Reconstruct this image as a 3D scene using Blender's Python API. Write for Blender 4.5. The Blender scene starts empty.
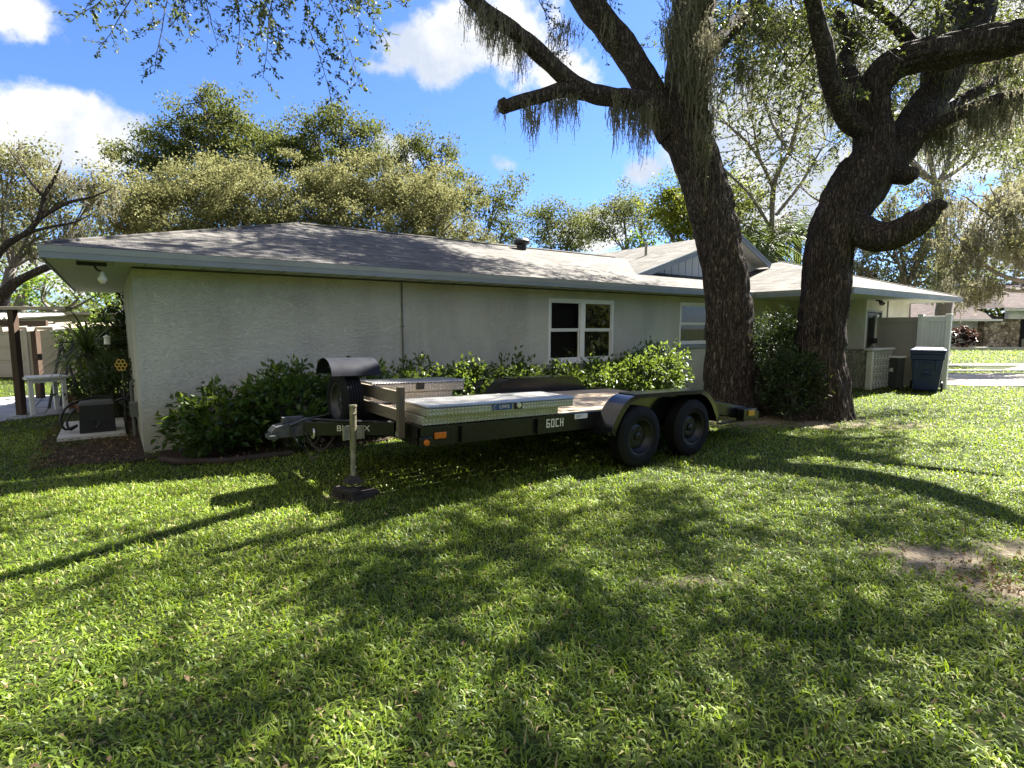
import bpy, bmesh, math, random
import numpy as np
from mathutils import Vector, Matrix

rnd = random.Random(7)
rng = np.random.default_rng(7)
scene = bpy.context.scene
COL = scene.collection
R = math.radians

# ------------------------------------------------------------------ camera numbers
F_PX = 548.0
PITCH = math.atan(57 / 548.0)
CAM_H = 1.6
_c, _s = math.cos(PITCH), math.sin(PITCH)


def at(x, y, Y):
    """world point seen at photo pixel (x, y) at ground distance Y in front of the camera"""
    r = (x - 512) / F_PX
    d = (y - 384) / F_PX
    f = _c - _s * d
    k = Y / f
    return Vector((r * k, Y, CAM_H + k * (-_s - _c * d)))


def gnd(x, y):
    r = (x - 512) / F_PX
    d = (y - 384) / F_PX
    dz = -_s - _c * d
    k = -CAM_H / dz
    return Vector((r * k, (_c - _s * d) * k, 0))


HA = R(53.9)
U = Vector((math.sin(HA), math.cos(HA), 0))
V = Vector((-math.cos(HA), math.sin(HA), 0))
C0 = Vector((-4.654, 6.812, 0))
HROT = R(90 - 53.9)


def hl(u, v, z=0.0):
    return C0 + U * u + V * v + Vector((0, 0, z))


# ------------------------------------------------------------------ noise
def _hash(ix, iy, iz, seed):
    h = (ix * 374761393 + iy * 668265263 + iz * 2147483647 + seed * 1274126177) & 0xFFFFFFFF
    h = ((h ^ (h >> 13)) * 1274126177) & 0xFFFFFFFF
    h = h ^ (h >> 16)
    return (h & 0xFFFF) / 65535.0


def vnoise(P, seed=0):
    P = np.asarray(P, float)
    i = np.floor(P).astype(np.int64)
    f = P - i
    f = f * f * (3 - 2 * f)
    out = 0
    for dx in (0, 1):
        for dy in (0, 1):
            for dz in (0, 1):
                w = (f[:, 0] if dx else 1 - f[:, 0]) * (f[:, 1] if dy else 1 - f[:, 1]) * (f[:, 2] if dz else 1 - f[:, 2])
                out = out + w * _hash(i[:, 0] + dx, i[:, 1] + dy, i[:, 2] + dz, seed)
    return out


# ------------------------------------------------------------------ materials
MATS = {}


class NT:
    def __init__(self, name):
        self.m = bpy.data.materials.new(name)
        self.m.use_nodes = True
        self.nt = self.m.node_tree
        self.nt.nodes.clear()
        self.out = self.nt.nodes.new('ShaderNodeOutputMaterial')

    def n(self, t, **kw):
        nd = self.nt.nodes.new(t)
        for k, v in kw.items():
            if hasattr(nd, k) and not k[0].isupper():
                setattr(nd, k, v)
            else:
                nd.inputs[k.replace('_', ' ')].default_value = v
        return nd

    def l(self, a, b):
        self.nt.links.new(a, b)

    def coord(self, kind='Object', scale=(1, 1, 1), rot=(0, 0, 0)):
        tc = self.n('ShaderNodeTexCoord')
        mp = self.n('ShaderNodeMapping')
        mp.inputs['Scale'].default_value = scale
        mp.inputs['Rotation'].default_value = rot
        self.l(tc.outputs[kind], mp.inputs['Vector'])
        return mp.outputs['Vector']

    def noise(self, vec, scale, detail=4, rough=.55, dist=0.0):
        t = self.n('ShaderNodeTexNoise')
        t.inputs['Scale'].default_value = scale
        t.inputs['Detail'].default_value = detail
        t.inputs['Roughness'].default_value = rough
        t.inputs['Distortion'].default_value = dist
        if vec is not None:
            self.l(vec, t.inputs['Vector'])
        return t.outputs['Fac']

    def ramp(self, fac, stops):
        r = self.n('ShaderNodeValToRGB')
        e = r.color_ramp.elements
        while len(e) < len(stops):
            e.new(0.5)
        for el, (p, c) in zip(e, stops):
            el.position = p
            el.color = (*c, 1) if len(c) == 3 else c
        self.l(fac, r.inputs['Fac'])
        return r.outputs['Color']

    def mix(self, fac, a, b, mode='MIX'):
        m = self.n('ShaderNodeMix', data_type='RGBA', blend_type=mode)
        ins = [s for s in m.inputs if s.enabled]
        for sock, val in zip(ins, (fac, a, b)):
            if hasattr(val, 'is_linked') or hasattr(val, 'node'):
                self.l(val, sock)
            else:
                sock.default_value = val if not isinstance(val, tuple) or len(val) == 4 else (*val, 1)
        return [o for o in m.outputs if o.enabled][0]

    def math(self, op, a, b=None, clamp=False):
        m = self.n('ShaderNodeMath', operation=op, use_clamp=clamp)
        for i, v in enumerate((a, b)):
            if v is None:
                continue
            if hasattr(v, 'node'):
                self.l(v, m.inputs[i])
            else:
                m.inputs[i].default_value = v
        return m.outputs[0]

    def bump(self, h, strength=.5, dist=.01):
        b = self.n('ShaderNodeBump')
        b.inputs['Strength'].default_value = strength
        b.inputs['Distance'].default_value = dist
        self.l(h, b.inputs['Height'])
        return b.outputs['Normal']

    def principled(self, col, rough=.6, metal=0.0, spec=.5, normal=None):
        p = self.n('ShaderNodeBsdfPrincipled')
        if hasattr(col, 'node'):
            self.l(col, p.inputs['Base Color'])
        else:
            p.inputs['Base Color'].default_value = (*col, 1)
        if hasattr(rough, 'node'):
            self.l(rough, p.inputs['Roughness'])
        else:
            p.inputs['Roughness'].default_value = rough
        p.inputs['Metallic'].default_value = metal
        p.inputs['Specular IOR Level'].default_value = spec
        if normal is not None:
            self.l(normal, p.inputs['Normal'])
        return p

    def done(self, shader):
        self.l(shader.outputs[0] if hasattr(shader, 'outputs') else shader, self.out.inputs['Surface'])
        return self.m


def worn(name, col, rough=.6, metal=0., var=.18, scale=6., spec=.5, bump=.0, bscale=60., rvar=.12):
    t = NT(name)
    v = t.coord('Object')
    n1 = t.noise(v, scale, 5, .6)
    c = t.ramp(n1, [(.25, tuple(x * (1 - var) for x in col)), (.5, col), (.78, tuple(min(1, x * (1 + var)) for x in col))])
    n2 = t.noise(v, scale * 4, 4)
    rr = t.math('ADD', t.math('MULTIPLY', n2, rvar * 2), rough - rvar)
    nm = t.bump(t.noise(v, bscale, 4), bump, .01) if bump else None
    return t.done(t.principled(c, rr, metal, spec, nm))


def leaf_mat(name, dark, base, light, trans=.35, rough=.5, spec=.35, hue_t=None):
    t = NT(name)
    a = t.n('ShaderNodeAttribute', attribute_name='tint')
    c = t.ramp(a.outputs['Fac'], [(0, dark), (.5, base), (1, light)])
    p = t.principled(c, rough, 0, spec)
    tr = t.n('ShaderNodeBsdfTranslucent')
    tc = t.mix(.6, c, hue_t if hue_t else tuple(min(1, x * k) for x, k in zip(light, (1.5, 1.5, .7))))
    t.l(tc, tr.inputs['Color'])
    mx = t.n('ShaderNodeMixShader')
    mx.inputs['Fac'].default_value = trans
    t.l(p.outputs[0], mx.inputs[1])
    t.l(tr.outputs[0], mx.inputs[2])
    return t.done(mx)


def bark_mat(name, dark, light, zs=.15, scale=30):
    t = NT(name)
    v = t.coord('Object', (1, 1, zs))
    n1 = t.noise(v, scale, 6, .62, .6)
    vo = t.n('ShaderNodeTexVoronoi', feature='DISTANCE_TO_EDGE')
    vo.inputs['Scale'].default_value = scale * .9
    dn = t.n('ShaderNodeVectorMath', operation='ADD')
    t.l(v, dn.inputs[0])
    nz = t.n('ShaderNodeTexNoise')
    nz.inputs['Scale'].default_value = scale * .5
    t.l(v, nz.inputs['Vector'])
    sc = t.n('ShaderNodeVectorMath', operation='SCALE')
    sc.inputs['Scale'].default_value = .16
    t.l(nz.outputs['Color'], sc.inputs[0])
    t.l(sc.outputs[0], dn.inputs[1])
    t.l(dn.outputs[0], vo.inputs['Vector'])
    fis = t.ramp(t.math('ADD', vo.outputs['Distance'], t.math('MULTIPLY', t.math('SUBTRACT', n1, .5), .5)), [(0, (0, 0, 0)), (.3, (1, 1, 1))])
    big = t.noise(t.coord('Object'), 1.6, 3)
    c1 = t.ramp(n1, [(.3, dark), (.72, light)])
    c2 = t.mix(t.ramp(big, [(.5, (0, 0, 0)), (.72, (.75, .75, .75))]), c1, (light[0] * 1.05, light[1] * 1.1, light[2] * 1.02))
    c3 = t.mix(fis, tuple(x * .5 for x in dark), c2)
    h = t.math('ADD', t.math('MULTIPLY', fis, .7), t.math('MULTIPLY', n1, .6))
    return t.done(t.principled(c3, .9, 0, .2, t.bump(h, 1.0, .05)))


M = MATS
# stucco
def stucco(name, col):
    t = NT(name)
    v = t.coord('Object', (1, 1, 1))
    a = t.noise(v, 9, 3, .5, 1.2)
    b = t.noise(t.coord('Object', (1, 1, 2.2), (0, .5, .3)), 16, 3, .5, 2.0)
    ridge = t.ramp(b, [(.48, (0, 0, 0)), (.56, (1, 1, 1))])
    f = t.noise(v, 160, 2)
    h = t.math('ADD', t.math('ADD', t.math('MULTIPLY', ridge, .5), t.math('MULTIPLY', a, .6)), t.math('MULTIPLY', f, .12))
    st = t.noise(t.coord('Object', (1, 1, .35)), 1.3, 5, .6)
    tc = t.n('ShaderNodeTexCoord')
    sp = t.n('ShaderNodeSeparateXYZ')
    t.l(tc.outputs['Object'], sp.inputs[0])
    c = t.ramp(st, [(.28, tuple(x * .74 for x in col)), (.55, col), (.8, tuple(x * 1.08 for x in col))])
    sm = t.noise(t.coord('Object', (1.5, 1.5, .18)), 3.2, 6, .7)
    c = t.mix(t.ramp(sm, [(.55, (0, 0, 0)), (.8, (.35, .35, .35))]), c, (col[0] * .6, col[1] * .6, col[2] * .55))
    dirt = t.math('SUBTRACT', .5, t.math('ADD', sp.outputs['Z'], t.math('MULTIPLY', st, -.7)), clamp=True)
    c = t.mix(dirt, c, (col[0] * .62, col[1] * .6, col[2] * .52))
    return t.done(t.principled(c, .88, 0, .2, t.bump(h, .75, .018)))


M['stucco'] = stucco('stucco_grey_green', (.56, .55, .48))
M['stucco_w'] = stucco('stucco_off_white', (.74, .73, .66))
M['white_paint'] = worn('white_paint', (.74, .74, .70), .45, 0, .06, 3)
M['trim_blue'] = worn('trim_blue_grey', (.19, .215, .23), .55, 0, .14, 2.5)
M['trim_green'] = worn('trim_grey_green', (.24, .26, .235), .6, 0, .16, 2.5)
M['soffit'] = worn('soffit_paint', (.44, .47, .42), .7, 0, .08, 3)
M['dark_trim'] = worn('dark_trim', (.03, .03, .032), .45)
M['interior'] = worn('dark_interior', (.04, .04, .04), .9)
M['blind'] = worn('blind_slats', (.10, .10, .09), .7)
M['curtain'] = worn('curtain_cloth', (.13, .125, .11), .9)
M['pipe'] = worn('painted_pipe', (.12, .13, .12), .6)
M['siding'] = worn('gable_siding', (.56, .56, .53), .65, 0, .08, 4)
M['vinyl'] = worn('white_vinyl', (.82, .82, .79), .4, 0, .05, 2)
M['vinyl_shade'] = worn('shaded_white_vinyl', (.36, .33, .29), .5, 0, .06, 2)  # white vinyl with the shade under the eave put into its colour
M['concrete'] = worn('concrete', (.46, .45, .42), .85, 0, .2, 5, .3, .3, 90)
M['block'] = worn('painted_block', (.50, .50, .45), .8, 0, .14, 5, .3, .3, 80)
M['block_shade'] = worn('shaded_block', (.20, .20, .17), .85, 0, .3, 6, .3, .3, 80)  # same block, darkened to carry the shade of the side run
M['paver'] = worn('grey_paver', (.30, .31, .33), .85, 0, .25, 3, .3, .3, 50)
M['navy'] = worn('navy_plastic', (.007, .019, .085), .42, 0, .15, 5)
M['navy_lid'] = worn('navy_lid_plastic', (.022, .04, .13), .38, 0, .12, 5)
M['plastic_k'] = worn('black_plastic', (.0045, .005, .0055), .5, 0, .25, 6)
M['plastic_kt'] = worn('dark_grey_plastic', (.06, .062, .062), .6, 0, .25, 6)  # paler than the black plastic; unit lid and folding frame
M['util'] = worn('dark_grey_box_paint', (.055, .058, .06), .55)
M['black_paint'] = worn('black_paint', (.0045, .0045, .005), .30, 0, .25, 6, .5, .05, 30)
M['black_gloss'] = worn('black_gloss_paint', (.006, .0065, .008), .17, 0, .3, 4, .6, .03, 14, .08)
M['steel_old'] = worn('weathered_steel', (.085, .086, .084), .55, .5, .35, 18, .5, .3, 60)
M['zinc'] = worn('zinc_jack_tube', (.23, .21, .145), .48, .6, .3, 22, .5, .15, 70)
M['zinc_d'] = worn('dull_zinc_plate', (.28, .27, .22), .55, .5, .35, 16, .5, .2, 60)
M['rust'] = worn('rusty_chain', (.10, .085, .07), .7, .5, .4, 30)
M['rubber'] = worn('tyre_rubber', (.006, .006, .0063), .75, 0, .4, 10, .2, .25, 120)
M['rim_black'] = worn('black_rim_paint', (.008, .008, .009), .4, .2, .3, 8)
M['rim_grey'] = worn('grey_rim_steel', (.05, .05, .053), .45, .5, .4, 9)
M['fender_scrap'] = worn('dull_dark_sheet_metal', (.013, .0145, .02), .72, .0, .55, 5, .12, .12, 18, .14)
M['amber'] = worn('amber_lens', (.55, .14, .01), .25)
M['amber_d'] = worn('dull_amber_lens', (.42, .22, .01), .3)
M['letter'] = worn('cream_lettering', (.70, .68, .54), .6, 0, .12, 20)
M['sticker'] = worn('white_sticker', (.70, .70, .70), .5)
M['label_blue'] = worn('blue_label', (.02, .055, .17), .35)
M['yellow'] = worn('yellow_ornament_paint', (.62, .42, .08), .5)
M['terracotta'] = worn('terracotta_pot', (.22, .11, .06), .8)
M['red_mulch'] = worn('edging_wood', (.045, .034, .027), .9, 0, .4, 8, .3, .5, 40)


def wood(name, col, axis_scale=(1.2, 14, 14), var=.35, rough=.8):
    t = NT(name)
    v = t.coord('Object', axis_scale)
    n1 = t.noise(v, 2.2, 6, .65, .8)
    n2 = t.noise(t.coord('Object'), 2.3, 3)
    c = t.ramp(n1, [(.3, tuple(x * (1 - var) for x in col)), (.55, col), (.75, tuple(min(1, x * (1 + var)) for x in col))])
    c = t.mix(t.ramp(n2, [(.4, (0, 0, 0)), (.7, (.5, .5, .5))]), c, tuple(x * .72 for x in col))
    return t.done(t.principled(c, rough, 0, .25, t.bump(n1, .4, .006)))


M['deck_wood'] = wood('deck_boards', (.47, .37, .26))
M['grey_wood'] = wood('weathered_grey_wood', (.20, .17, .13), (14, 1.2, 14))
M['grey_wood_z'] = wood('weathered_post_wood', (.13, .11, .075), (14, 14, 1.2))
M['dark_post'] = wood('dark_stained_post', (.075, .05, .035), (14, 14, 1.2))
M['dark_beam'] = wood('dark_stained_beam', (.085, .06, .045), (1.2, 14, 14))
M['beam_light'] = wood('pale_beam', (.42, .36, .29), (1.2, 14, 14))
M['jack_block'] = wood('dark_wet_wood', (.045, .038, .033), (3, 14, 14), .5)


def treadplate():
    t = NT('diamond_plate_aluminium')
    tc = t.n('ShaderNodeTexCoord')
    sp = t.n('ShaderNodeSeparateXYZ')
    t.l(tc.outputs['Object'], sp.inputs[0])
    # two families of raised bars on a diagonal lattice, in the plane of each face
    s = 27.0
    yz = t.math('ADD', sp.outputs['Y'], sp.outputs['Z'])
    p = t.math('MULTIPLY', t.math('ADD', sp.outputs['X'], yz), s)
    q = t.math('MULTIPLY', t.math('SUBTRACT', sp.outputs['X'], yz), s)
    sa = t.math('SINE', t.math('MULTIPLY', p, math.pi))
    sb = t.math('SINE', t.math('MULTIPLY', q, math.pi))
    h = t.math('MULTIPLY', sa, sb)
    hh = t.ramp(h, [(.15, (0, 0, 0)), (.6, (1, 1, 1))])
    n1 = t.noise(tc.outputs['Object'], 5, 4)
    c = t.ramp(n1, [(.3, (.55, .54, .50)), (.7, (.74, .73, .70))])
    c = t.mix(hh, t.mix(.55, c, (.20, .19, .16)), c)
    rr = t.math('ADD', t.math('MULTIPLY', n1, .25), .24)
    return t.done(t.principled(c, rr, .9, .5, t.bump(hh, 1.0, .012)))


M['tread'] = treadplate()
M['alu'] = worn('brushed_aluminium', (.70, .70, .68), .3, .9, .12, 8)


def glass_mat():
    t = NT('window_glass')
    tr = t.n('ShaderNodeBsdfTransparent')
    tr.inputs['Color'].default_value = (.55, .58, .56, 1)
    gl = t.n('ShaderNodeBsdfGlossy')
    gl.inputs['Roughness'].default_value = .015
    fr = t.n('ShaderNodeFresnel')
    fr.inputs['IOR'].default_value = 1.38
    f2 = t.math('ADD', fr.outputs[0], .03)
    mx = t.n('ShaderNodeMixShader')
    t.l(f2, mx.inputs['Fac'])
    t.l(tr.outputs[0], mx.inputs[1])
    t.l(gl.outputs[0], mx.inputs[2])
    return t.done(mx)


M['glass'] = glass_mat()


def shingles(name, cols, sx=1.0):
    t = NT(name)
    v = t.coord('UV')
    br = t.n('ShaderNodeTexBrick')
    br.offset = .5
    br.inputs['Scale'].default_value = 1.0
    br.inputs['Brick Width'].default_value = .30
    br.inputs['Row Height'].default_value = .14
    br.inputs['Mortar Size'].default_value = .007
    br.inputs['Mortar Smooth'].default_value = .3
    br.inputs['Bias'].default_value = 0
    br.inputs['Color1'].default_value = (.0, .0, .0, 1)
    br.inputs['Color2'].default_value = (1, 1, 1, 1)
    br.inputs['Mortar'].default_value = (.1, .1, .1, 1)
    t.l(v, br.inputs['Vector'])
    n1 = t.noise(v, 1.1, 5, .6)
    n2 = t.noise(v, 60, 3, .7)
    base = t.ramp(br.outputs['Color'], [(0, cols[0]), (.5, cols[1]), (1, cols[2])])
    stain = t.noise(t.coord('UV', (2.6, .35, 1)), 1.4, 5, .65)
    c = t.mix(t.ramp(stain, [(.42, (0, 0, 0)), (.68, (.75, .75, .75))]), base, tuple(x * .52 for x in cols[0]))
    c = t.mix(.35, c, t.ramp(n2, [(.3, cols[0]), (.7, cols[2])]))
    c = t.mix(t.ramp(n1, [(.55, (0, 0, 0)), (.75, (.4, .4, .4))]), c, (cols[2][0] * 1.1, cols[2][1] * 1.02, cols[2][2] * .9))
    sk = t.noise(t.coord('UV', (.55, 7.1, 1)), 1.7, 6, .7)
    c = t.mix(t.ramp(sk, [(.44, (0, 0, 0)), (.62, (.8, .8, .8))]), c, tuple(x * .45 for x in cols[0]))
    h = t.math('ADD', t.math('MULTIPLY', br.outputs['Fac'], -.8), t.math('MULTIPLY', n2, .25))
    return t.done(t.principled(c, .92, 0, .2, t.bump(h, .8, .012)))


M['shingle'] = shingles('grey_asphalt_shingles', ((.088, .083, .076), (.145, .137, .124), (.225, .212, .19)))
M['red_roof'] = shingles('brown_red_roof', ((.032, .021, .02), (.06, .04, .037), (.10, .07, .064)))


def stone_wall():
    t = NT('field_stone')
    v = t.coord('Object')
    vo = t.n('ShaderNodeTexVoronoi', feature='F1')
    vo.inputs['Scale'].default_value = 4.6
    t.l(v, vo.inputs['Vector'])
    ve = t.n('ShaderNodeTexVoronoi', feature='DISTANCE_TO_EDGE')
    ve.inputs['Scale'].default_value = 4.6
    t.l(v, ve.inputs['Vector'])
    sx = t.n('ShaderNodeSeparateColor')
    t.l(vo.outputs['Color'], sx.inputs[0])
    c = t.ramp(sx.outputs[0], [(0, (.13, .10, .07)), (.5, (.33, .26, .18)), (1, (.52, .45, .34))])
    c = t.mix(t.ramp(ve.outputs['Distance'], [(.02, (1, 1, 1)), (.07, (0, 0, 0))]), c, (.09, .085, .075))
    return t.done(t.principled(c, .9, 0, .2, t.bump(ve.outputs['Distance'], .8, .1)))


M['stone'] = stone_wall()

M['bark'] = bark_mat('oak_bark', (.06, .048, .04), (.24, .19, .155))
M['bark_d'] = bark_mat('oak_bark_dark', (.048, .038, .032), (.18, .14, .113))
M['bark_far'] = worn('far_bark', (.15, .13, .11), .9, 0, .35, 9)
M['twig'] = worn('twig_bark', (.07, .058, .048), .9)
M['moss'] = leaf_mat('spanish_moss', (.11, .105, .07), (.22, .21, .14), (.36, .34, .25), .4, .9, .1, (.36, .34, .22))
M['leaf_oak'] = leaf_mat('live_oak_leaves', (.03, .05, .014), (.06, .09, .022), (.13, .15, .045), .35)
M['leaf_olive'] = leaf_mat('olive_leaves', (.075, .085, .03), (.16, .165, .062), (.28, .275, .12), .3, .75, .12, (.30, .29, .12))
M['leaf_dark'] = leaf_mat('dark_oak_leaves', (.028, .042, .014), (.065, .088, .028), (.15, .165, .06), .32, .7, .15)
M['leaf_grey'] = leaf_mat('grey_green_leaves', (.05, .065, .03), (.10, .12, .052), (.18, .195, .09), .32, .7, .15)
M['leaf_lime'] = leaf_mat('lime_leaves', (.06, .12, .02), (.13, .21, .03), (.22, .30, .05), .4)
M['leaf_yg'] = leaf_mat('yellow_green_leaves', (.05, .085, .012), (.155, .18, .022), (.32, .32, .04), .4, .5, .35, (.34, .40, .04))
M['leaf_hedge'] = leaf_mat('glossy_shrub_leaves', (.015, .038, .009), (.048, .095, .019), (.19, .25, .06), .34, .38, .35)
M['leaf_bush'] = leaf_mat('dull_shrub_leaves', (.016, .03, .010), (.035, .06, .018), (.07, .10, .03), .25, .5, .35)
M['leaf_red'] = leaf_mat('red_bronze_leaves', (.018, .010, .011), (.04, .02, .022), (.08, .04, .04), .25)
M['leaf_palm'] = leaf_mat('palm_fronds', (.03, .055, .02), (.065, .10, .03), (.13, .17, .06), .3)
M['leaf_dead'] = leaf_mat('dry_brown_frond', (.10, .05, .025), (.18, .09, .045), (.26, .15, .08), .3)
def grass_mat():
    t = NT('lawn_grass_blades')
    a = t.n('ShaderNodeAttribute', attribute_name='tint')
    c = t.ramp(a.outputs['Fac'], [(0, (.03, .062, .014)), (.4, (.125, .192, .018)), (.80, (.295, .365, .05)), (.88, (.34, .36, .13)), (.93, (.40, .31, .15)), (1, (.17, .10, .05))])
    p = t.principled(c, .46, 0, .35)
    tr = t.n('ShaderNodeBsdfTranslucent')
    t.l(t.mix(.5, c, (.38, .52, .02)), tr.inputs['Color'])
    mx = t.n('ShaderNodeMixShader')
    mx.inputs['Fac'].default_value = .42
    t.l(p.outputs[0], mx.inputs[1])
    t.l(tr.outputs[0], mx.inputs[2])
    return t.done(mx)


M['grass_old'] = leaf_mat('lawn_grass_blades', (.045, .07, .008), (.125, .17, .016), (.29, .30, .06), .42, .45, .4, (.32, .40, .02))
M['grass'] = grass_mat()
M['litter'] = leaf_mat('dry_leaf_litter', (.06, .04, .022), (.15, .10, .06), (.30, .21, .13), .15, .8, .2)

# ------------------------------------------------------------------ mesh helpers


def link(o, parent=None):
    COL.objects.link(o)
    if parent is not None:
        o.parent = parent
    return o


def tag(o, label=None, cat=None, group=None, kind=None):
    if label:
        o['label'] = label
    if cat:
        o['category'] = cat
    if group:
        o['group'] = group
    if kind:
        o['kind'] = kind
    return o


def empty(name, loc, label, cat, rz=0.0, group=None, ry=0.0):
    o = bpy.data.objects.new(name, None)
    o.empty_display_size = .2
    o.location = loc
    o.rotation_euler = (0, ry, rz)
    link(o)
    return tag(o, label, cat, group)


class MB:
    """gathers polygons of ONE part"""

    def __init__(self):
        self.v = []
        self.f = []
        self.uv = {}

    def quad(self, *pts, uv=None):
        i = len(self.v)
        self.v += [tuple(p) for p in pts]
        self.f.append(tuple(range(i, i + len(pts))))
        if uv:
            self.uv[len(self.f) - 1] = uv
        return self

    def box(self, x0, x1, y0, y1, z0, z1, m=None):
        i = len(self.v)
        c = [Vector((x, y, z)) for z in (z0, z1) for y in (y0, y1) for x in (x0, x1)]
        if m is not None:
            c = [m @ p for p in c]
        self.v += [tuple(p) for p in c]
        for q in ((0, 2, 3, 1), (4, 5, 7, 6), (0, 1, 5, 4), (2, 6, 7, 3), (0, 4, 6, 2), (1, 3, 7, 5)):
            self.f.append(tuple(i + k for k in q))
        return self

    def bar(self, a, b, w, h, up=(0, 0, 1)):
        a, b = Vector(a), Vector(b)
        d = (b - a)
        L = d.length
        d.normalize()
        s = d.cross(Vector(up))
        if s.length < 1e-4:
            s = d.cross(Vector((1, 0, 0)))
        s.normalize()
        t = s.cross(d)
        m = Matrix((d, s, t)).transposed().to_4x4()
        m.translation = a
        return self.box(0, L, -w / 2, w / 2, -h / 2, h / 2, m)

    def prism(self, prof, a, b, close=True):
        """extrude a closed 2-D profile list of 3-D points from offset a to offset b"""
        n = len(prof)
        i = len(self.v)
        a, b = Vector(a), Vector(b)
        self.v += [tuple(Vector(p) + a) for p in prof] + [tuple(Vector(p) + b) for p in prof]
        for k in range(n):
            k2 = (k + 1) % n
            self.f.append((i + k, i + k2, i + n + k2, i + n + k))
        if close:
            self.f.append(tuple(i + k for k in range(n))[::-1])
            self.f.append(tuple(i + n + k for k in range(n)))
        return self

    def tube(self, pts, rad, sides=10, cap=True):
        pts = [Vector(p) for p in pts]
        if not hasattr(rad, '__len__'):
            rad = [rad] * len(pts)
        i0 = len(self.v)
        nrm = None
        for k, p in enumerate(pts):
            d = (pts[min(k + 1, len(pts) - 1)] - pts[max(k - 1, 0)]).normalized()
            if nrm is None:
                nrm = d.orthogonal().normalized()
            else:
                nrm = (nrm - d * nrm.dot(d))
                nrm = nrm.normalized() if nrm.length > 1e-5 else d.orthogonal().normalized()
            bn = d.cross(nrm)
            for s in range(sides):
                a = 2 * math.pi * s / sides
                self.v.append(tuple(p + (nrm * math.cos(a) + bn * math.sin(a)) * rad[k]))
        for k in range(len(pts) - 1):
            for s in range(sides):
                s2 = (s + 1) % sides
                self.f.append((i0 + k * sides + s, i0 + k * sides + s2, i0 + (k + 1) * sides + s2, i0 + (k + 1) * sides + s))
        if cap:
            self.f.append(tuple(i0 + s for s in range(sides))[::-1])
            self.f.append(tuple(i0 + (len(pts) - 1) * sides + s for s in range(sides)))
        return self

    def hose(self, pts, rad, sides=8):
        p = np.array([tuple(q) for q in pts], float)
        q0 = np.vstack([2 * p[0] - p[1], p, 2 * p[-1] - p[-2]])
        out = []
        for i in range(len(p) - 1):
            a, b, c, d = q0[i:i + 4]
            for t in (0, .2, .4, .6, .8):
                out.append(.5 * (2 * b + (c - a) * t + (2 * a - 5 * b + 4 * c - d) * t ** 2 + (3 * b - a - 3 * c + d) * t ** 3))
        out.append(p[-1])
        return self.tube(out, rad, sides)

    def lathe(self, prof, centre=(0, 0, 0), axis='Z', sides=32, closed=False):
        """prof = (radius, height) pairs"""
        i0 = len(self.v)
        cx = Vector(centre)
        for r, h in prof:
            for s in range(sides):
                a = 2 * math.pi * s / sides
                p = {'Z': (r * math.cos(a), r * math.sin(a), h), 'Y': (r * math.cos(a), h, r * math.sin(a)), 'X': (h, r * math.cos(a), r * math.sin(a))}[axis]
                self.v.append(tuple(cx + Vector(p)))
        n = len(prof)
        for k in range(n if closed else n - 1):
            k2 = (k + 1) % n
            for s in range(sides):
                s2 = (s + 1) % sides
                self.f.append((i0 + k * sides + s, i0 + k * sides + s2, i0 + k2 * sides + s2, i0 + k2 * sides + s))
        return self

    def build(self, name, mat, parent=None, smooth=False, bevel=0.0, fix=True, angle=35):
        me = bpy.data.meshes.new(name)
        me.from_pydata(self.v, [], self.f)
        if self.uv:
            lay = me.uv_layers.new(name='UVMap')
            for pi, uvs in self.uv.items():
                for li, q in zip(me.polygons[pi].loop_indices, uvs):
                    lay.data[li].uv = q
        if fix:
            bm = bmesh.new()
            bm.from_mesh(me)
            bmesh.ops.recalc_face_normals(bm, faces=bm.faces)
            bm.to_mesh(me)
            bm.free()
        me.materials.append(M[mat] if isinstance(mat, str) else mat)
        if smooth:
            me.polygons.foreach_set('use_smooth', [True] * len(me.polygons))
            try:
                me.set_sharp_from_angle(angle=R(angle))
            except Exception:
                pass
        o = bpy.data.objects.new(name, me)
        link(o, parent)
        if bevel:
            md = o.modifiers.new('bevel', 'BEVEL')
            md.width = bevel
            md.segments = 2
            md.limit_method = 'ANGLE'
            md.angle_limit = R(40)
        return o


def np_mesh(name, Vv, Ff, mat, parent=None, tint=None, smooth=False):
    """big numpy mesh: Ff is a list of (n,k) index arrays"""
    me = bpy.data.meshes.new(name)
    if not isinstance(Ff, list):
        Ff = [Ff]
    me.vertices.add(len(Vv))
    me.vertices.foreach_set('co', np.asarray(Vv, np.float32).ravel())
    loops = np.concatenate([f.ravel() for f in Ff]).astype(np.int32)
    tot = np.concatenate([np.full(len(f), f.shape[1], np.int32) for f in Ff])
    start = np.concatenate(([0], np.cumsum(tot)[:-1])).astype(np.int32)
    me.loops.add(len(loops))
    me.loops.foreach_set('vertex_index', loops)
    me.polygons.add(len(tot))
    me.polygons.foreach_set('loop_start', start)
    if smooth:
        me.polygons.foreach_set('use_smooth', np.ones(len(tot), bool))
    me.update(calc_edges=True)
    if tint is not None:
        a = me.attributes.new('tint', 'FLOAT', 'FACE')
        a.data.foreach_set('value', np.asarray(tint, np.float32))
    me.materials.append(M[mat] if isinstance(mat, str) else mat)
    o = bpy.data.objects.new(name, me)
    return link(o, parent)


def unit(a):
    return a / np.maximum(np.linalg.norm(a, axis=1, keepdims=True), 1e-9)


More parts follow.
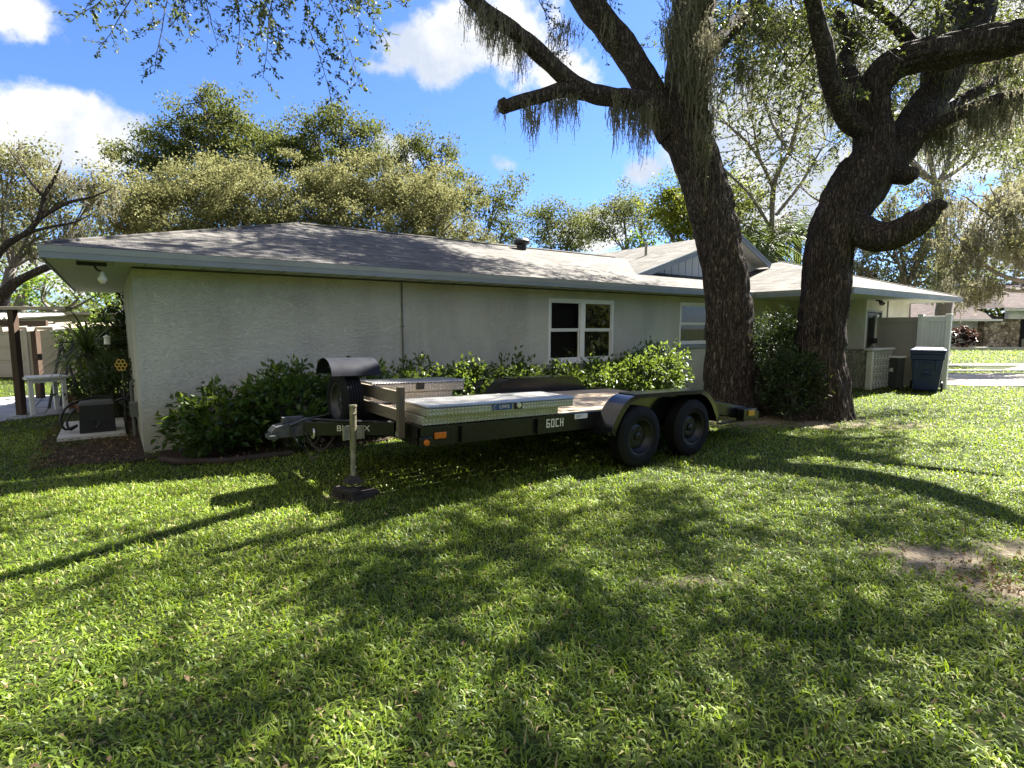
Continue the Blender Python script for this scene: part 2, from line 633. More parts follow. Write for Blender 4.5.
def text_part(name, body, size, mat, parent, loc, rot, bold=.0, depth=.001, sx=1.0):
    cu = bpy.data.curves.new(name, 'FONT')
    cu.body = body
    cu.size = size
    cu.extrude = depth
    cu.offset = bold
    cu.align_x = 'CENTER'
    cu.align_y = 'CENTER'
    tmp = bpy.data.objects.new(name + '_tmp', cu)
    COL.objects.link(tmp)
    bpy.context.view_layer.update()
    me = bpy.data.meshes.new_from_object(tmp.evaluated_get(bpy.context.evaluated_depsgraph_get()))
    COL.objects.unlink(tmp)
    bpy.data.objects.remove(tmp)
    bpy.data.curves.remove(cu)
    me.materials.clear()
    me.materials.append(M[mat])
    me.name = name
    o = bpy.data.objects.new(name, me)
    link(o, parent)
    o.location = loc
    o.rotation_euler = rot
    o.scale = (sx, 1, 1)
    return o


# ------------------------------------------------------------------ foliage helpers
class Leaves:
    """gathers leaf faces of ONE crown"""

    def __init__(self):
        self.P, self.D, self.N, self.S, self.T = [], [], [], [], []

    def add(self, P, D, N, S, T):
        self.P.append(P)
        self.D.append(D)
        self.N.append(N)
        self.S.append(S)
        self.T.append(T)

    def cluster(self, c, rad, n, size, up=.35, tint=.5, droop=0.0, flat=1.0, g=rng):
        P = g.normal(size=(n, 3)) * .5 * rad * np.array([1, 1, flat]) + np.asarray(c)
        D = unit(g.normal(size=(n, 3)) + np.array([0, 0, -droop]))
        N = unit(g.normal(size=(n, 3)) + np.array([0, 0, up * 2.5]))
        S = size * g.uniform(.65, 1.35, n)
        T = np.clip(tint + g.normal(size=n) * .2, 0, 1)
        self.add(P, D, N, S, T)

    def count(self):
        return sum(len(p) for p in self.P)

    def build(self, name, mat, parent, width=.5, fold=False, local=(0, 0, 0)):
        P = np.concatenate(self.P) - np.asarray(local)
        D = np.concatenate(self.D)
        N = np.concatenate(self.N)
        S = np.concatenate(self.S)[:, None]
        T = np.concatenate(self.T)
        side = unit(np.cross(D, N))
        N2 = unit(np.cross(side, D))
        w = S * width * .5
        n = len(P)
        a = P
        tip = P + D * S - N2 * S * .12
        l = P + D * S * .48 + side * w + N2 * S * .08
        r = P + D * S * .48 - side * w + N2 * S * .08
        if not fold:
            Vv = np.stack([a, l, tip, r], 1).reshape(-1, 3)
            Ff = np.arange(4 * n).reshape(-1, 4)
            return np_mesh(name, Vv, Ff, mat, parent, T)
        mid = P + D * S * .5 - N2 * S * .03
        Vv = np.stack([a, l, tip, mid, r], 1).reshape(-1, 3)
        b = np.arange(n)[:, None] * 5
        Ff = np.concatenate([b + np.array([[0, 3, 2, 1]]), b + np.array([[0, 4, 2, 3]])])
        return np_mesh(name, Vv, Ff, mat, parent, np.concatenate([T, T]))


class Strands:
    """hanging moss: each strand a thin crossed ribbon"""

    def __init__(self):
        self.V, self.F, self.T = [], [], []
        self.o = 0

    def clump(self, c, n, length, spread, width=.014, tint=.5, g=rng):
        k = 9
        c = np.asarray(c, float)
        base = c + g.normal(size=(n, 3)) * np.array([spread, spread, spread * .35])
        L = length * g.uniform(.35, 1.1, n) * (1 - .55 * np.minimum(1, np.linalg.norm(base - c, axis=1) / (2.2 * spread + 1e-6)))
        t = np.linspace(0, 1, k)
        wob = np.cumsum(g.normal(size=(n, k, 2)) * .017, axis=1) * np.sqrt(length)
        pull = (c - base)[:, None, :2] * (t[None, :, None] ** 1.0) * .35
        X = base[:, None, :2] + wob + pull
        Z = base[:, None, 2] - L[:, None] * t[None, :]
        C = np.concatenate([X, Z[..., None]], 2)
        w = width * g.uniform(.5, 1.3, n)[:, None] * (np.sin(np.pi * (0.12 + .86 * t)) * .8 + .25)[None, :] * g.uniform(.25, 1.75, (n, k))
        an = g.uniform(0, math.pi, n)
        for q in (0, math.pi / 2):
            dx = np.stack([np.cos(an + q), np.sin(an + q), np.zeros(n)], 1)[:, None, :]
            A = C + dx * w[..., None]
            B = C - dx * w[..., None]
            VV = np.stack([A, B], 2).reshape(-1, 3)
            i = np.arange(n)[:, None] * (2 * k) + np.arange(k - 1)[None, :] * 2
            i = i.reshape(-1, 1)
            FF = np.concatenate([i, i + 1, i + 3, i + 2], 1) + self.o
            self.V.append(VV)
            self.F.append(FF)
            tt = np.clip(tint + g.normal(size=n) * .22, 0, 1)
            self.T.append(np.repeat(tt, k - 1))
            self.o += len(VV)
        m = n * 9
        si, sk = g.integers(0, n, m), g.integers(1, k, m)
        P = C[si, sk] + g.normal(size=(m, 3)) * np.array([.022, .022, .04])
        dd = unit(g.normal(size=(m, 3)) + np.array([0, 0, -.9]))
        s2 = unit(np.cross(dd, g.normal(size=(m, 3))))
        ln = g.uniform(.025, .085, m)[:, None] * (width / .009)
        ww = ln * .10
        VV = np.stack([P, P + dd * ln * .5 + s2 * ww, P + dd * ln + s2 * ln * .25, P + dd * ln * .5 - s2 * ww], 1).reshape(-1, 3)
        self.V.append(VV)
        self.F.append(np.arange(4 * m).reshape(-1, 4) + self.o)
        self.T.append(np.clip(tint + g.normal(size=m) * .25, 0, 1))
        self.o += len(VV)

    def build(self, name, mat, parent, local=(0, 0, 0)):
        return np_mesh(name, np.concatenate(self.V) - np.asarray(local), np.concatenate(self.F), mat, parent, np.concatenate(self.T))


class Limbs:
    """bark tubes of ONE trunk or branch set, resampled smoothly and roughened"""

    def __init__(self):
        self.V, self.F = [], []
        self.o = 0

    def limb(self, pts, rad, sides=14, step=.12, rough=.05, seed=0, cap=True, fis=0.0):
        p = np.array([tuple(q) for q in pts], float)
        r = np.array(rad, float)
        n = len(p)
        if n > 2:
            q0 = np.vstack([2 * p[0] - p[1], p, 2 * p[-1] - p[-2]])
            out, ro = [], []
            for i in range(n - 1):
                m = max(2, int(np.linalg.norm(p[i + 1] - p[i]) / step))
                t = np.linspace(0, 1, m, endpoint=False)[:, None]
                a, b, c, d = q0[i], q0[i + 1], q0[i + 2], q0[i + 3]
                out.append(.5 * (2 * b + (c - a) * t + (2 * a - 5 * b + 4 * c - d) * t ** 2 + (3 * b - a - 3 * c + d) * t ** 3))
                s = t[:, 0] ** 2 * (3 - 2 * t[:, 0])
                ro.append(r[i] + (r[i + 1] - r[i]) * s)
            out.append(p[-1:])
            ro.append(r[-1:])
            p = np.concatenate(out)
            r = np.concatenate(ro)
            n = len(p)
        d = np.zeros_like(p)
        d[1:-1] = p[2:] - p[:-2]
        d[0] = p[1] - p[0]
        d[-1] = p[-1] - p[-2]
        d = unit(d)
        nrm = Vector(d[0]).orthogonal().normalized()
        A = np.zeros_like(p)
        for i in range(n):
            dv = Vector(d[i])
            nrm = nrm - dv * nrm.dot(dv)
            nrm.normalize()
            A[i] = nrm
        B = np.cross(d, A)
        an = np.linspace(0, 2 * math.pi, sides, endpoint=False)
        ring = A[:, None, :] * np.cos(an)[None, :, None] + B[:, None, :] * np.sin(an)[None, :, None]
        P0 = p[:, None, :] + ring * r[:, None, None]
        flat = P0.reshape(-1, 3)
        rr = np.repeat(r, sides)
        disp = (vnoise(flat * 3.0, seed) - .5) * 2 * rough * rr * 1.6 + (vnoise(flat * 9.0, seed + 5) - .5) * rough * rr
        if fis:
            al = np.cumsum(np.r_[0, np.linalg.norm(np.diff(p, axis=0), axis=1)])
            q = np.stack([np.tile(np.cos(an), n) * rr * 11, np.tile(np.sin(an), n) * rr * 11, np.repeat(al, sides) * 2.0], 1)
            rid = np.abs(vnoise(q, seed + 9) - .5) * 2
            disp += fis * (np.minimum(rid * 2.4, 1) - .7)
        flat = flat + ring.reshape(-1, 3) * disp[:, None]
        i = np.arange(n - 1)[:, None] * sides
        s = np.arange(sides)[None, :]
        s2 = (s + 1) % sides
        F = np.stack([i + s, i + s2, i + sides + s2, i + sides + s], 2).reshape(-1, 4) + self.o
        self.V.append(flat)
        self.F.append(F)
        self.o += len(flat)
        if cap:
            for e, k in ((0, 0), (1, n - 1)):
                self.V.append(p[k:k + 1] + (d[k] * (.25 * r[k]) * (1 if e else -1)))
                base = self.o - len(flat) if e == 0 else self.o - len(flat) - 1
                st = base + k * sides
                a = st + np.arange(sides)
                b = st + (np.arange(sides) + 1) % sides
                cidx = np.full(sides, self.o)
                self._cap(a, b, cidx)
                self.o += 1
        return p

    def _cap(self, a, b, c):
        if not hasattr(self, 'T3'):
            self.T3 = []
        self.T3.append(np.stack([a, b, c], 1))

    def build(self, name, mat, parent, local=(0, 0, 0)):
        fs = [np.concatenate(self.F)]
        if hasattr(self, 'T3'):
            fs.append(np.concatenate(self.T3))
        return np_mesh(name, np.concatenate(self.V) - np.asarray(local), fs, mat, parent, None, True)


def spray(lv, tw, p, d, L, leaf=.055, droop=.5, tint=.5, side_gap=.10, dens=1.0, wood_r=.008):
    """one leafy branchlet: a drooping stem, side twigs, and leaves along them"""
    p = np.array(p, float)
    d = np.array(d, float)
    d /= np.linalg.norm(d)
    n = 6
    pts = [p]
    for i in range(n - 1):
        d = d + np.array([rng.normal() * .12, rng.normal() * .12, -droop * .22 + rng.normal() * .06])
        d /= np.linalg.norm(d)
        pts.append(pts[-1] + d * L / (n - 1))
    pts = np.array(pts)
    tw.limb(pts, np.linspace(wood_r, .003, n), 4, L / 6, 0, cap=False)
    m = max(3, int(L / side_gap))
    for k in range(m):
        t = (k + .6) / m
        i = min(n - 2, int(t * (n - 1)))
        b = pts[i] + (pts[i + 1] - pts[i]) * (t * (n - 1) - i)
        dd = pts[i + 1] - pts[i]
        dd = dd / np.linalg.norm(dd)
        q = rng.normal(size=3)
        q -= dd * q.dot(dd)
        q /= np.linalg.norm(q)
        sd = dd * .55 + q * .9 + np.array([0, 0, -.15])
        sd /= np.linalg.norm(sd)
        sl = L * rng.uniform(.15, .38) * (1.15 - .6 * t)
        e = b + sd * sl
        tw.limb([b, e], [.0035, .002], 3, 9, 0, cap=False)
        nl = max(3, int(sl / .022 * dens))
        tt = rng.uniform(.15, 1.0, nl)
        P = b + (e - b) * tt[:, None] + rng.normal(size=(nl, 3)) * .012
        D = unit(sd * .7 + rng.normal(size=(nl, 3)) * .6)
        N = unit(rng.normal(size=(nl, 3)) + np.array([0, 0, .9]))
        lv.add(P, D, N, leaf * rng.uniform(.6, 1.3, nl), np.clip(tint + rng.normal(size=nl) * .2, 0, 1))


def blob_crown(lv, lb, trunk_top, blobs, per_m3, leaves_per, lsize, tint=.5, crad=.55, droop=.1, shell=.55, limb_r=.1, up=.35, tvar=.24):
    """many leaf clumps filling ellipsoid masses; each mass on its own limb"""
    for bi, (c, rad) in enumerate(blobs):
        c = np.array(tuple(c), float)
        rad = np.array(rad, float)
        if lb is not None:
            a = np.array(tuple(trunk_top), float)
            mid = a * .45 + c * .55 + np.array([rng.normal() * .3, rng.normal() * .3, -.25 * rad[2]])
            lb.limb([a, mid, c + np.array([0, 0, rad[2] * .4])], [limb_r, limb_r * .6, limb_r * .15], 7, .4, .06, bi, cap=False)
            for k in range(5):
                e = c + unit(rng.normal(size=(1, 3)))[0] * rad * .8
                lb.limb([mid + (c - mid) * rng.uniform(0, .9), (c + e) / 2 + rng.normal(size=3) * .15, e], [limb_r * .35, limb_r * .22, .01], 5, .5, .05, bi + k, cap=False)
        vol = 4.19 * rad.prod()
        n = max(4, int(vol * per_m3))
        u = unit(rng.normal(size=(n, 3)))
        rr = rng.uniform(shell, 1.08, n)[:, None]
        wob = (.50 + .95 * vnoise(u * 2.6 + bi * 7.1, 3 + bi))[:, None]
        P = c + u * rr * wob * rad
        for q in P:
            k = int(leaves_per * rng.uniform(.5, 1.5))
            lv.cluster(q, crad * rng.uniform(.6, 1.3), k, lsize, up, np.clip(tint + rng.normal() * tvar, 0, 1), droop, .7)

# ================================================================== GROUND
BARE = [  # bare or thin patches on the lawn: x, y, radius x, radius y, strength
    (3.05, 3.72, .42, .26, 1.0), (2.75, 3.55, .25, .12, .7), (3.75, 3.85, .45, .25, .85), (3.15, 3.2, .34, .17, 1.0), (1.25, 3.35, .30, .07, .6),
    (4.2, 9.3, 1.0, .7, 1.0), (5.4, 9.0, 1.1, .5, 1.0), (-1.5, 5.15, .35, .22, .8), (3.0, 3.05, .35, .16, .6)]


def bare_mask(x, y):
    P = np.stack([x * 2.4, y * 2.4, np.zeros_like(x)], 1)
    nz = (vnoise(P, 2) - .5) * 1.1 + (vnoise(P * 4, 4) - .5) * .9 + (vnoise(P * 11, 6) - .5) * .7
    m = np.zeros_like(x)
    for (cx, cy, rx, ry, st) in BARE:
        d = np.sqrt(((x - cx) / rx) ** 2 + ((y - cy) / ry) ** 2)
        m = np.maximum(m, st * np.clip(1.35 - d + nz, 0, 1))
    return m


def ground_material():
    t = NT('lawn_soil')
    v = t.coord('Object')
    a = t.n('ShaderNodeAttribute', attribute_name='bare')
    n1 = t.noise(v, 1.2, 5, .6)
    n2 = t.noise(v, 38, 4, .7)
    g = t.ramp(n2, [(.3, (.012, .018, .005)), (.55, (.032, .046, .010)), (.8, (.075, .08, .025))])
    g = t.mix(t.ramp(n1, [(.45, (0, 0, 0)), (.7, (.5, .5, .5))]), g, (.06, .065, .02))
    soil = t.ramp(n2, [(.25, (.09, .07, .045)), (.5, (.19, .15, .105)), (.75, (.30, .26, .20))])
    c = t.mix(a.outputs['Fac'], g, soil)
    return t.done(t.principled(c, .95, 0, .15, t.bump(n2, .8, .02)))


def make_ground():
    near = np.arange(-14, 22.01, .14)
    yy = np.arange(-2, 20.01, .14)
    X = np.concatenate([np.array([-400, -120, -50, -25]), near, np.array([30, 50, 120, 400])])
    Y = np.concatenate([np.array([-150, -40, -12]), yy, np.array([25, 32, 45, 70, 120, 250, 600])])
    gx, gy = np.meshgrid(X, Y)
    x, y = gx.ravel(), gy.ravel()
    z = (vnoise(np.stack([x * .5, y * .5, x * 0], 1), 8) - .5) * .03
    z[(np.abs(x) > 24) | (y > 21)] = 0
    i = np.arange(len(Y) - 1)[:, None] * len(X) + np.arange(len(X) - 1)[None, :]
    F = np.stack([i, i + 1, i + len(X) + 1, i + len(X)], 2).reshape(-1, 4)
    o = np_mesh('ground', np.stack([x, y, z], 1), F, ground_material(), None, None, True)
    at_ = o.data.attributes.new('bare', 'FLOAT', 'POINT')
    at_.data.foreach_set('value', bare_mask(x, y).astype(np.float32))
    tag(o, kind='structure')


make_ground()


def gz(x, y):
    return float((vnoise(np.array([[x * .5, y * .5, 0]]), 8)[0] - .5) * .03)


def sheet(name, pts, z, mat, thick=.03):
    mb = MB()
    mb.prism([(p[0], p[1], 0) for p in pts], (0, 0, z - thick), (0, 0, z))
    o = mb.build(name, mat)
    return tag(o, kind='structure')


M['drive'] = worn('pale_gravel_drive', (.44, .39, .32), .95, 0, .25, 1.2, .2, .5, 30)
M['brick_drive'] = worn('tan_paver_drive', (.42, .31, .23), .9, 0, .2, 2, .2, .3, 20)
M['kerb'] = worn('kerb_concrete', (.36, .35, .32), .9, 0, .12, 2)
sheet('driveway', [(11.6, 15.4), (12.4, 14.6), (40, 15.4), (40, 19.2), (16, 18.6), (11.9, 18.2)], .03, 'drive', .06)
sheet('kerb_strip', [(12.5, 19.6), (60, 20.2), (60, 20.45), (12.5, 19.85)], .06, 'kerb', .08)
sheet('sidewalk', [(14, 22.4), (80, 23.1), (80, 23.9), (14, 23.2)], .04, 'kerb', .08)
sheet('driveway_apron', [(18.2, 19.9 + .3), (30, 20.6), (30, 22.3), (20.6, 22.1)], .045, 'brick_drive', .06)


def mulch_bed(name, pts, z=.02):
    t = M.get('mulch')
    if t is None:
        q = NT('bark_mulch')
        v = q.coord('Object')
        n = q.noise(v, 42, 5, .75)
        c = q.ramp(n, [(.3, (.02, .015, .011)), (.52, (.06, .044, .033)), (.75, (.15, .115, .085))])
        M['mulch'] = q.done(q.principled(c, .95, 0, .15, q.bump(n, 1.0, .04)))
    return sheet(name, pts, z, 'mulch', .03)


def hp(u, v):
    p = hl(u, v)
    return (p.x, p.y)


mulch_bed('mulch_bed', [hp(u, v) for u, v in ((-.9, .9), (-1.0, .35), (-.75, -.15), (-.2, -.45), (.12, -.35), (0.02, 0), (-.02, 8), (-1.0, 8), (-.7, 3.4), (-.15, 3.3), (-.12, 1.3))])
mulch_bed('hedge_bed', [hp(u, v) for u, v in ((.12, -.02), (.2, -.75), (.8, -1.1), (2.2, -1.1), (6, -.85), (9.8, -.95), (10.2, -.02))], .024)

# mulch chips and fallen leaves: nobody could count them
lit = Leaves()
for k in range(3400):
    u, v = rnd.uniform(-1.1, -.05), rnd.uniform(-.35, 3.4)
    if k % 3 == 0:
        u, v = rnd.uniform(.3, 12.5), rnd.uniform(-1.4, -.1)
    p = hl(u, v, .03 + rnd.random() * .02)
    if -1.0 < u < -.1 and 1.4 < v < 3.3:
        continue
    lit.cluster(p, .03, 1, .04, 1.2, rnd.random() * .7)
for k in range(520):
    a = (rnd.gauss(5.0, 1.5), rnd.gauss(9.1, .8)) if k % 2 else (rnd.uniform(-5, 6), 1.8 + rnd.random() ** 1.5 * 9)
    lit.cluster((a[0], a[1], gz(*a) + .03), .02, 1, .036, 1.0, rnd.random())
for k in range(500):
    a = (rnd.gauss(3.25, .28), rnd.gauss(3.3, .2))
    lit.cluster((a[0], a[1], gz(*a) + .02), .02, 1, .035, .9, rnd.random() * .8)
tag(lit.build('leaf_litter', 'litter', None, .5), kind='stuff')

# ------------------------------------------------------------------ grass blades


def make_grass():
    Ps, Hs, Ws = [], [], []
    bands = [(.9, 2.2, 4200, .95), (2.2, 3.6, 4400, .95), (3.6, 5.5, 2800, 1.0), (5.5, 8.5, 1500, 1.1), (8.5, 13, 480, 1.5), (13, 22, 150, 2.0), (22, 46, 45, 3.6), (46, 60, 16, 5.0)]
    for (d0, d1, dens, sc) in bands:
        wl, wr = 1.05 * d1 + 2.0, 1.05 * d1 + 2.4
        n = int((d1 - d0) * (wl + wr) * dens)
        x = rng.uniform(-wl, wr, n)
        y = rng.uniform(d0, d1, n)
        Ps.append(np.stack([x, y], 1))
        Hs.append(np.full(n, sc))
    P = np.concatenate(Ps)
    S = np.concatenate(Hs)
    x, y = P[:, 0], P[:, 1]
    rx, ry = x - C0.x, y - C0.y
    u = rx * U.x + ry * U.y
    v = rx * V.x + ry * V.y
    bm = bare_mask(x, y)
    lush = vnoise(np.stack([x * .55, y * .55, x * 0], 1), 21)
    keep = rng.random(len(x)) > bm * .93
    keep &= rng.random(len(x)) < (.55 + .6 * lush)
    keep &= ~((u > -.03) & (u < 19.4) & (v > -.02) & (v < 8.4))                       # house
    keep &= ~((u > .15) & (u < 10.2) & (v > -.85 - .12 * np.sin(u * 2.1)) & (v <= 0))
    keep &= ~((u > -1.02 + .1 * np.sin(v * 3)) & (u < 0) & (v > -.25) & (v < 8))
    keep &= ~((x > 11.7) & (y > 14.7) & (y < 19.0)) & ~((x > 12) & (y > 19.6) & (y < 20.5)) & ~((x > 13.5) & (y > 22.2) & (y < 24.1))
    keep &= ~((x > -11.6) & (x < -7.7) & (y > 9.6) & (y < 13.2) & (u < -.9))
    keep &= ~((u > -1.0) & (u < -.1) & (v > 1.45) & (v < 3.3))
    keep &= ~((x > 18) & (x < 31) & (y > 20) & (y < 22.3))
    x, y, S = x[keep], y[keep], S[keep]
    lush = lush[keep]
    bm = bm[keep]
    n = len(x)
    z = (vnoise(np.stack([x * .5, y * .5, x * 0], 1), 8) - .5) * .03 - .004
    big = vnoise(np.stack([x * 1.3, y * 1.3, x * 0], 1), 31)
    tuft = vnoise(np.stack([x * 5, y * 5, x * 0], 1), 33)
    L = (.030 + .036 * rng.random(n)) * (.65 + .7 * tuft) * np.sqrt(S) * (1 - .4 * bm)
    W = (.0026 + .0032 * rng.random(n)) * S
    broad = (rng.random(n) < .22) & (S < 1.5)
    W[broad] *= 1.5
    L[broad] *= .85
    az = rng.uniform(0, 2 * math.pi, n)
    lean = np.clip(rng.normal(1.12, .38, n), .1, 1.75)
    D0 = np.stack([np.cos(az) * np.sin(lean * .45), np.sin(az) * np.sin(lean * .45), np.cos(lean * .45)], 1)
    l2 = np.clip(lean * 1.35, 0, 1.9)
    D1 = np.stack([np.cos(az) * np.sin(l2), np.sin(az) * np.sin(l2), np.cos(l2)], 1)
    tw = rng.normal(0, .5, n)
    sd = np.stack([-np.sin(az + tw), np.cos(az + tw), np.zeros(n)], 1)
    B = np.stack([x, y, z], 1)
    m = B + D0 * (L * .5)[:, None]
    tp = m + D1 * (L * .6)[:, None]
    w = W[:, None]
    VV = np.stack([B - sd * w * .6, B + sd * w * .6, m + sd * w, m - sd * w, tp + sd * w * .25, tp - sd * w * .25], 1).reshape(-1, 3)
    b = np.arange(n)[:, None] * 6
    FF = np.concatenate([b + np.array([[0, 1, 2, 3]]), b + np.array([[3, 2, 4, 5]])])
    T = np.clip(.22 + .5 * big * rng.uniform(.6, 1.2, n) + rng.normal(0, .16, n), 0, 1)
    T = np.clip(T, 0, .86)
    q = rng.random(n)
    T[q < .07] = rng.uniform(.86, .95, int((q < .07).sum()))
    T[q < .012] = 1
    o = np_mesh('grass', VV, FF, 'grass', None, np.concatenate([T, T]))
    tag(o, kind='stuff')


make_grass()

# ================================================================== HOUSE
house = empty('house', C0, 'long low grey-green stucco house with a grey shingle hip roof', 'house', HROT)
EZ0, EZ1, EZ2 = 2.33, 2.392, 2.465      # soffit, trim line, roof edge
SL = .31
V_EAVE, V_BACK, U_LEFT = -.62, 6.6, -.80
VR = 3.0
ZR = EZ2 + SL * (VR - V_EAVE)
WU0, WU1, WV0 = 12.8, 20.0, -2.9


def wall_open(mb, a, b, z0, z1, opens, depth=.11):
    """wall face from a to b (2-D points) with rectangular openings (s0,s1,z0,z1) and reveals"""
    a, b = Vector((a[0], a[1], 0)), Vector((b[0], b[1], 0))
    d = (b - a).normalized()
    inn = Vector((-d.y, d.x, 0))
    L = (b - a).length
    P = lambda s, z, k=0: tuple(a + d * s + Vector((0, 0, z)) + inn * k)
    xs = sorted({0, L, *[o[0] for o in opens], *[o[1] for o in opens]})
    for s0, s1 in zip(xs[:-1], xs[1:]):
        hs = [o for o in opens if o[0] <= s0 + 1e-6 and o[1] >= s1 - 1e-6]
        zz = z0
        for o in sorted(hs, key=lambda q: q[2]):
            mb.quad(P(s0, zz), P(s1, zz), P(s1, o[2]), P(s0, o[2]))
            zz = o[3]
        mb.quad(P(s0, zz), P(s1, zz), P(s1, z1), P(s0, z1))
    for (s0, s1, q0, q1) in opens:
        mb.quad(P(s0, q0), P(s0, q0, depth), P(s0, q1, depth), P(s0, q1))
        mb.quad(P(s1, q0), P(s1, q1), P(s1, q1, depth), P(s1, q0, depth))
        mb.quad(P(s0, q0), P(s1, q0), P(s1, q0, depth), P(s0, q0, depth))
        mb.quad(P(s0, q1), P(s0, q1, depth), P(s1, q1, depth), P(s1, q1))
    return mb


W1 = (6.63, 8.44, .90, 2.16)
W2 = (10.68, 11.95, 1.18, 2.19)
mb = MB()
wall_open(mb, (0, 0), (16.2, 0), 0, EZ0 + .06, [W1, W2])
mb.quad((0, 0, 0), (0, 0, EZ0 + .06), (0, 8.2, EZ0 + .06), (0, 8.2, 0))
mb.quad((0, 8.2, 0), (0, 8.2, EZ0 + .06), (16.2, 8.2, EZ0 + .06), (16.2, 8.2, 0))
mb.build('wall', 'stucco', house, fix=False)
DOOR = (.10, 1.06, .0, 2.05)
mb = MB()
mb.quad((16.2, -1.85, 0), (16.2, -1.85, EZ0 + .06), (16.2, -.003, EZ0 + .06), (16.2, -.003, 0))
wall_open(mb, (16.2, -1.85), (19.2, -1.85), 0, EZ0 + .06, [DOOR])
mb.quad((19.2, -1.85, 0), (19.2, 8, 0), (19.2, 8, EZ0 + .06), (19.2, -1.85, EZ0 + .06))
o = mb.build('wall', 'stucco_w', house, fix=False)
o['label'] = 'off-white stucco wall of the wing'


def roof_poly(mb, pts):
    """roof face; UV laid along the slope so that shingle courses run level"""
    P = [Vector(p) for p in pts]
    nrm = (P[1] - P[0]).cross(P[2] - P[0]).normalized()
    if nrm.z < 0:
        nrm = -nrm
    lev = Vector((0, 0, 1)).cross(nrm)
    lev = lev.normalized() if lev.length > 1e-4 else Vector((1, 0, 0))
    upv = nrm.cross(lev)
    mb.quad(*P, uv=[(p.dot(lev), p.dot(upv)) for p in P])


UP = U_LEFT + (ZR - EZ2) / SL
mb = MB()
e = EZ2
RU = 16.0
roof_poly(mb, [(U_LEFT, V_EAVE, e), (RU, V_EAVE, e), (RU, VR, ZR), (UP, VR, ZR)])
roof_poly(mb, [(U_LEFT, V_BACK, e), (U_LEFT, V_EAVE, e), (UP, VR, ZR)])
roof_poly(mb, [(RU, V_BACK, e), (U_LEFT, V_BACK, e), (UP, VR, ZR), (RU, VR, ZR)])
# wing hip roof
WA = (WU1 - WU0) / 2
wx, wz = (WU0 + WU1) / 2, e + SL * (WU1 - WU0) / 2
wv = WV0 + WA
roof_poly(mb, [(WU0, WV0, e + .002), (WU1, WV0, e + .002), (wx, wv, wz)])
roof_poly(mb, [(WU0, WV0 + 2 * WA, e + .002), (WU0, WV0, e + .002), (wx, wv, wz)])
roof_poly(mb, [(WU1, WV0, e + .002), (WU1, WV0 + 2 * WA, e + .002), (wx, wv, wz)])
roof_poly(mb, [(WU1, WV0 + 2 * WA, e + .002), (WU0, WV0 + 2 * WA, e + .002), (wx, wv, wz)])
# cross gable roof
GU, GZ, GV = 13.95, 4.19, .55
gl = GZ - .325 * (GU - 9.4)
roof_poly(mb, [(9.4, GV, gl), (GU, GV, GZ), (GU, 9, GZ), (9.4, 9, gl)])
roof_poly(mb, [(GU, GV, GZ), (15.6, GV, 3.48), (15.6, 9, 3.48), (GU, 9, GZ)])
roof_poly(mb, [(15.6, .98, 3.56), (19.4, .98, 3.42), (19.4, 9, 4.4), (15.6, 9, 4.4)])
roof = mb.build('roof', 'shingle', house, fix=False)
# ridge caps
mb = MB()
mb.tube([(UP + .04, VR, ZR + .004), (11.6, VR, ZR + .004)], .035, 6)
mb.build('ridge_cap', 'shingle', roof)
mb = MB()
mb.tube([(U_LEFT + .05, V_EAVE + .05, EZ2 + .015), (UP, VR, ZR + .004)], .03, 6)
mb.build('ridge_cap', 'shingle', roof)
mb = MB()
mb.tube([(WU1 - .05, WV0 + .05, EZ2 + .015), (wx, wv, wz)], .03, 6)
mb.build('ridge_cap', 'shingle', roof)


def fascia_run(parts, a, b):
    a3, b3 = Vector((a[0], a[1], 0)), Vector((b[0], b[1], 0))
    for key, z0, z1, th in parts:
        m = key
        m.bar(a3 + Vector((0, 0, (z0 + z1) / 2)), b3 + Vector((0, 0, (z0 + z1) / 2)), th, z1 - z0)


lo, hi = MB(), MB()
edges = [((U_LEFT, V_BACK + .02), (U_LEFT, V_EAVE)), ((U_LEFT - .012, V_EAVE), (WU0 + .01, V_EAVE)), ((WU0, V_EAVE - .012), (WU0, WV0)), ((WU0 - .012, WV0), (WU1 + .012, WV0)), ((WU1, WV0 + .012), (WU1, 4))]
for a, b in edges:
    fascia_run([(lo, EZ0 - .005, EZ1, .024), (hi, EZ1, EZ2 - .006, .034)], a, b)
lo.build('fascia', 'trim_blue', house)
hi.build('drip_edge', 'trim_green', house)
# soffit: boards with open joints
mb = MB()
mb.box(U_LEFT + .02, WU0 - .02, V_EAVE + .02, -.004, EZ0 + .006, EZ0 + .02)
mb.box(U_LEFT + .02, -.004, .002, V_BACK, EZ0 + .006, EZ0 + .02)
mb.box(WU0 + .02, WU1 - .02, WV0 + .02, -1.856, EZ0 + .006, EZ0 + .02)
mb.box(WU0 + .02, 16.19, -1.85, -.004, EZ0 + .006, EZ0 + .02)
mb.box(19.21, WU1 - .02, -1.85, 4, EZ0 + .006, EZ0 + .02)
sof = mb.build('soffit', 'soffit', house)
mb = MB()
for k in range(42):
    uu = -.5 + k * .31
    if uu < WU0 - .1:
        mb.box(uu, uu + .006, V_EAVE + .02, -.006, EZ0 + .001, EZ0 + .0055)
mb.box(.0, 12.7, -.022, -.003, EZ0 - .018, EZ0 + .006)
mb.build('joint_strip', 'dark_trim', sof)

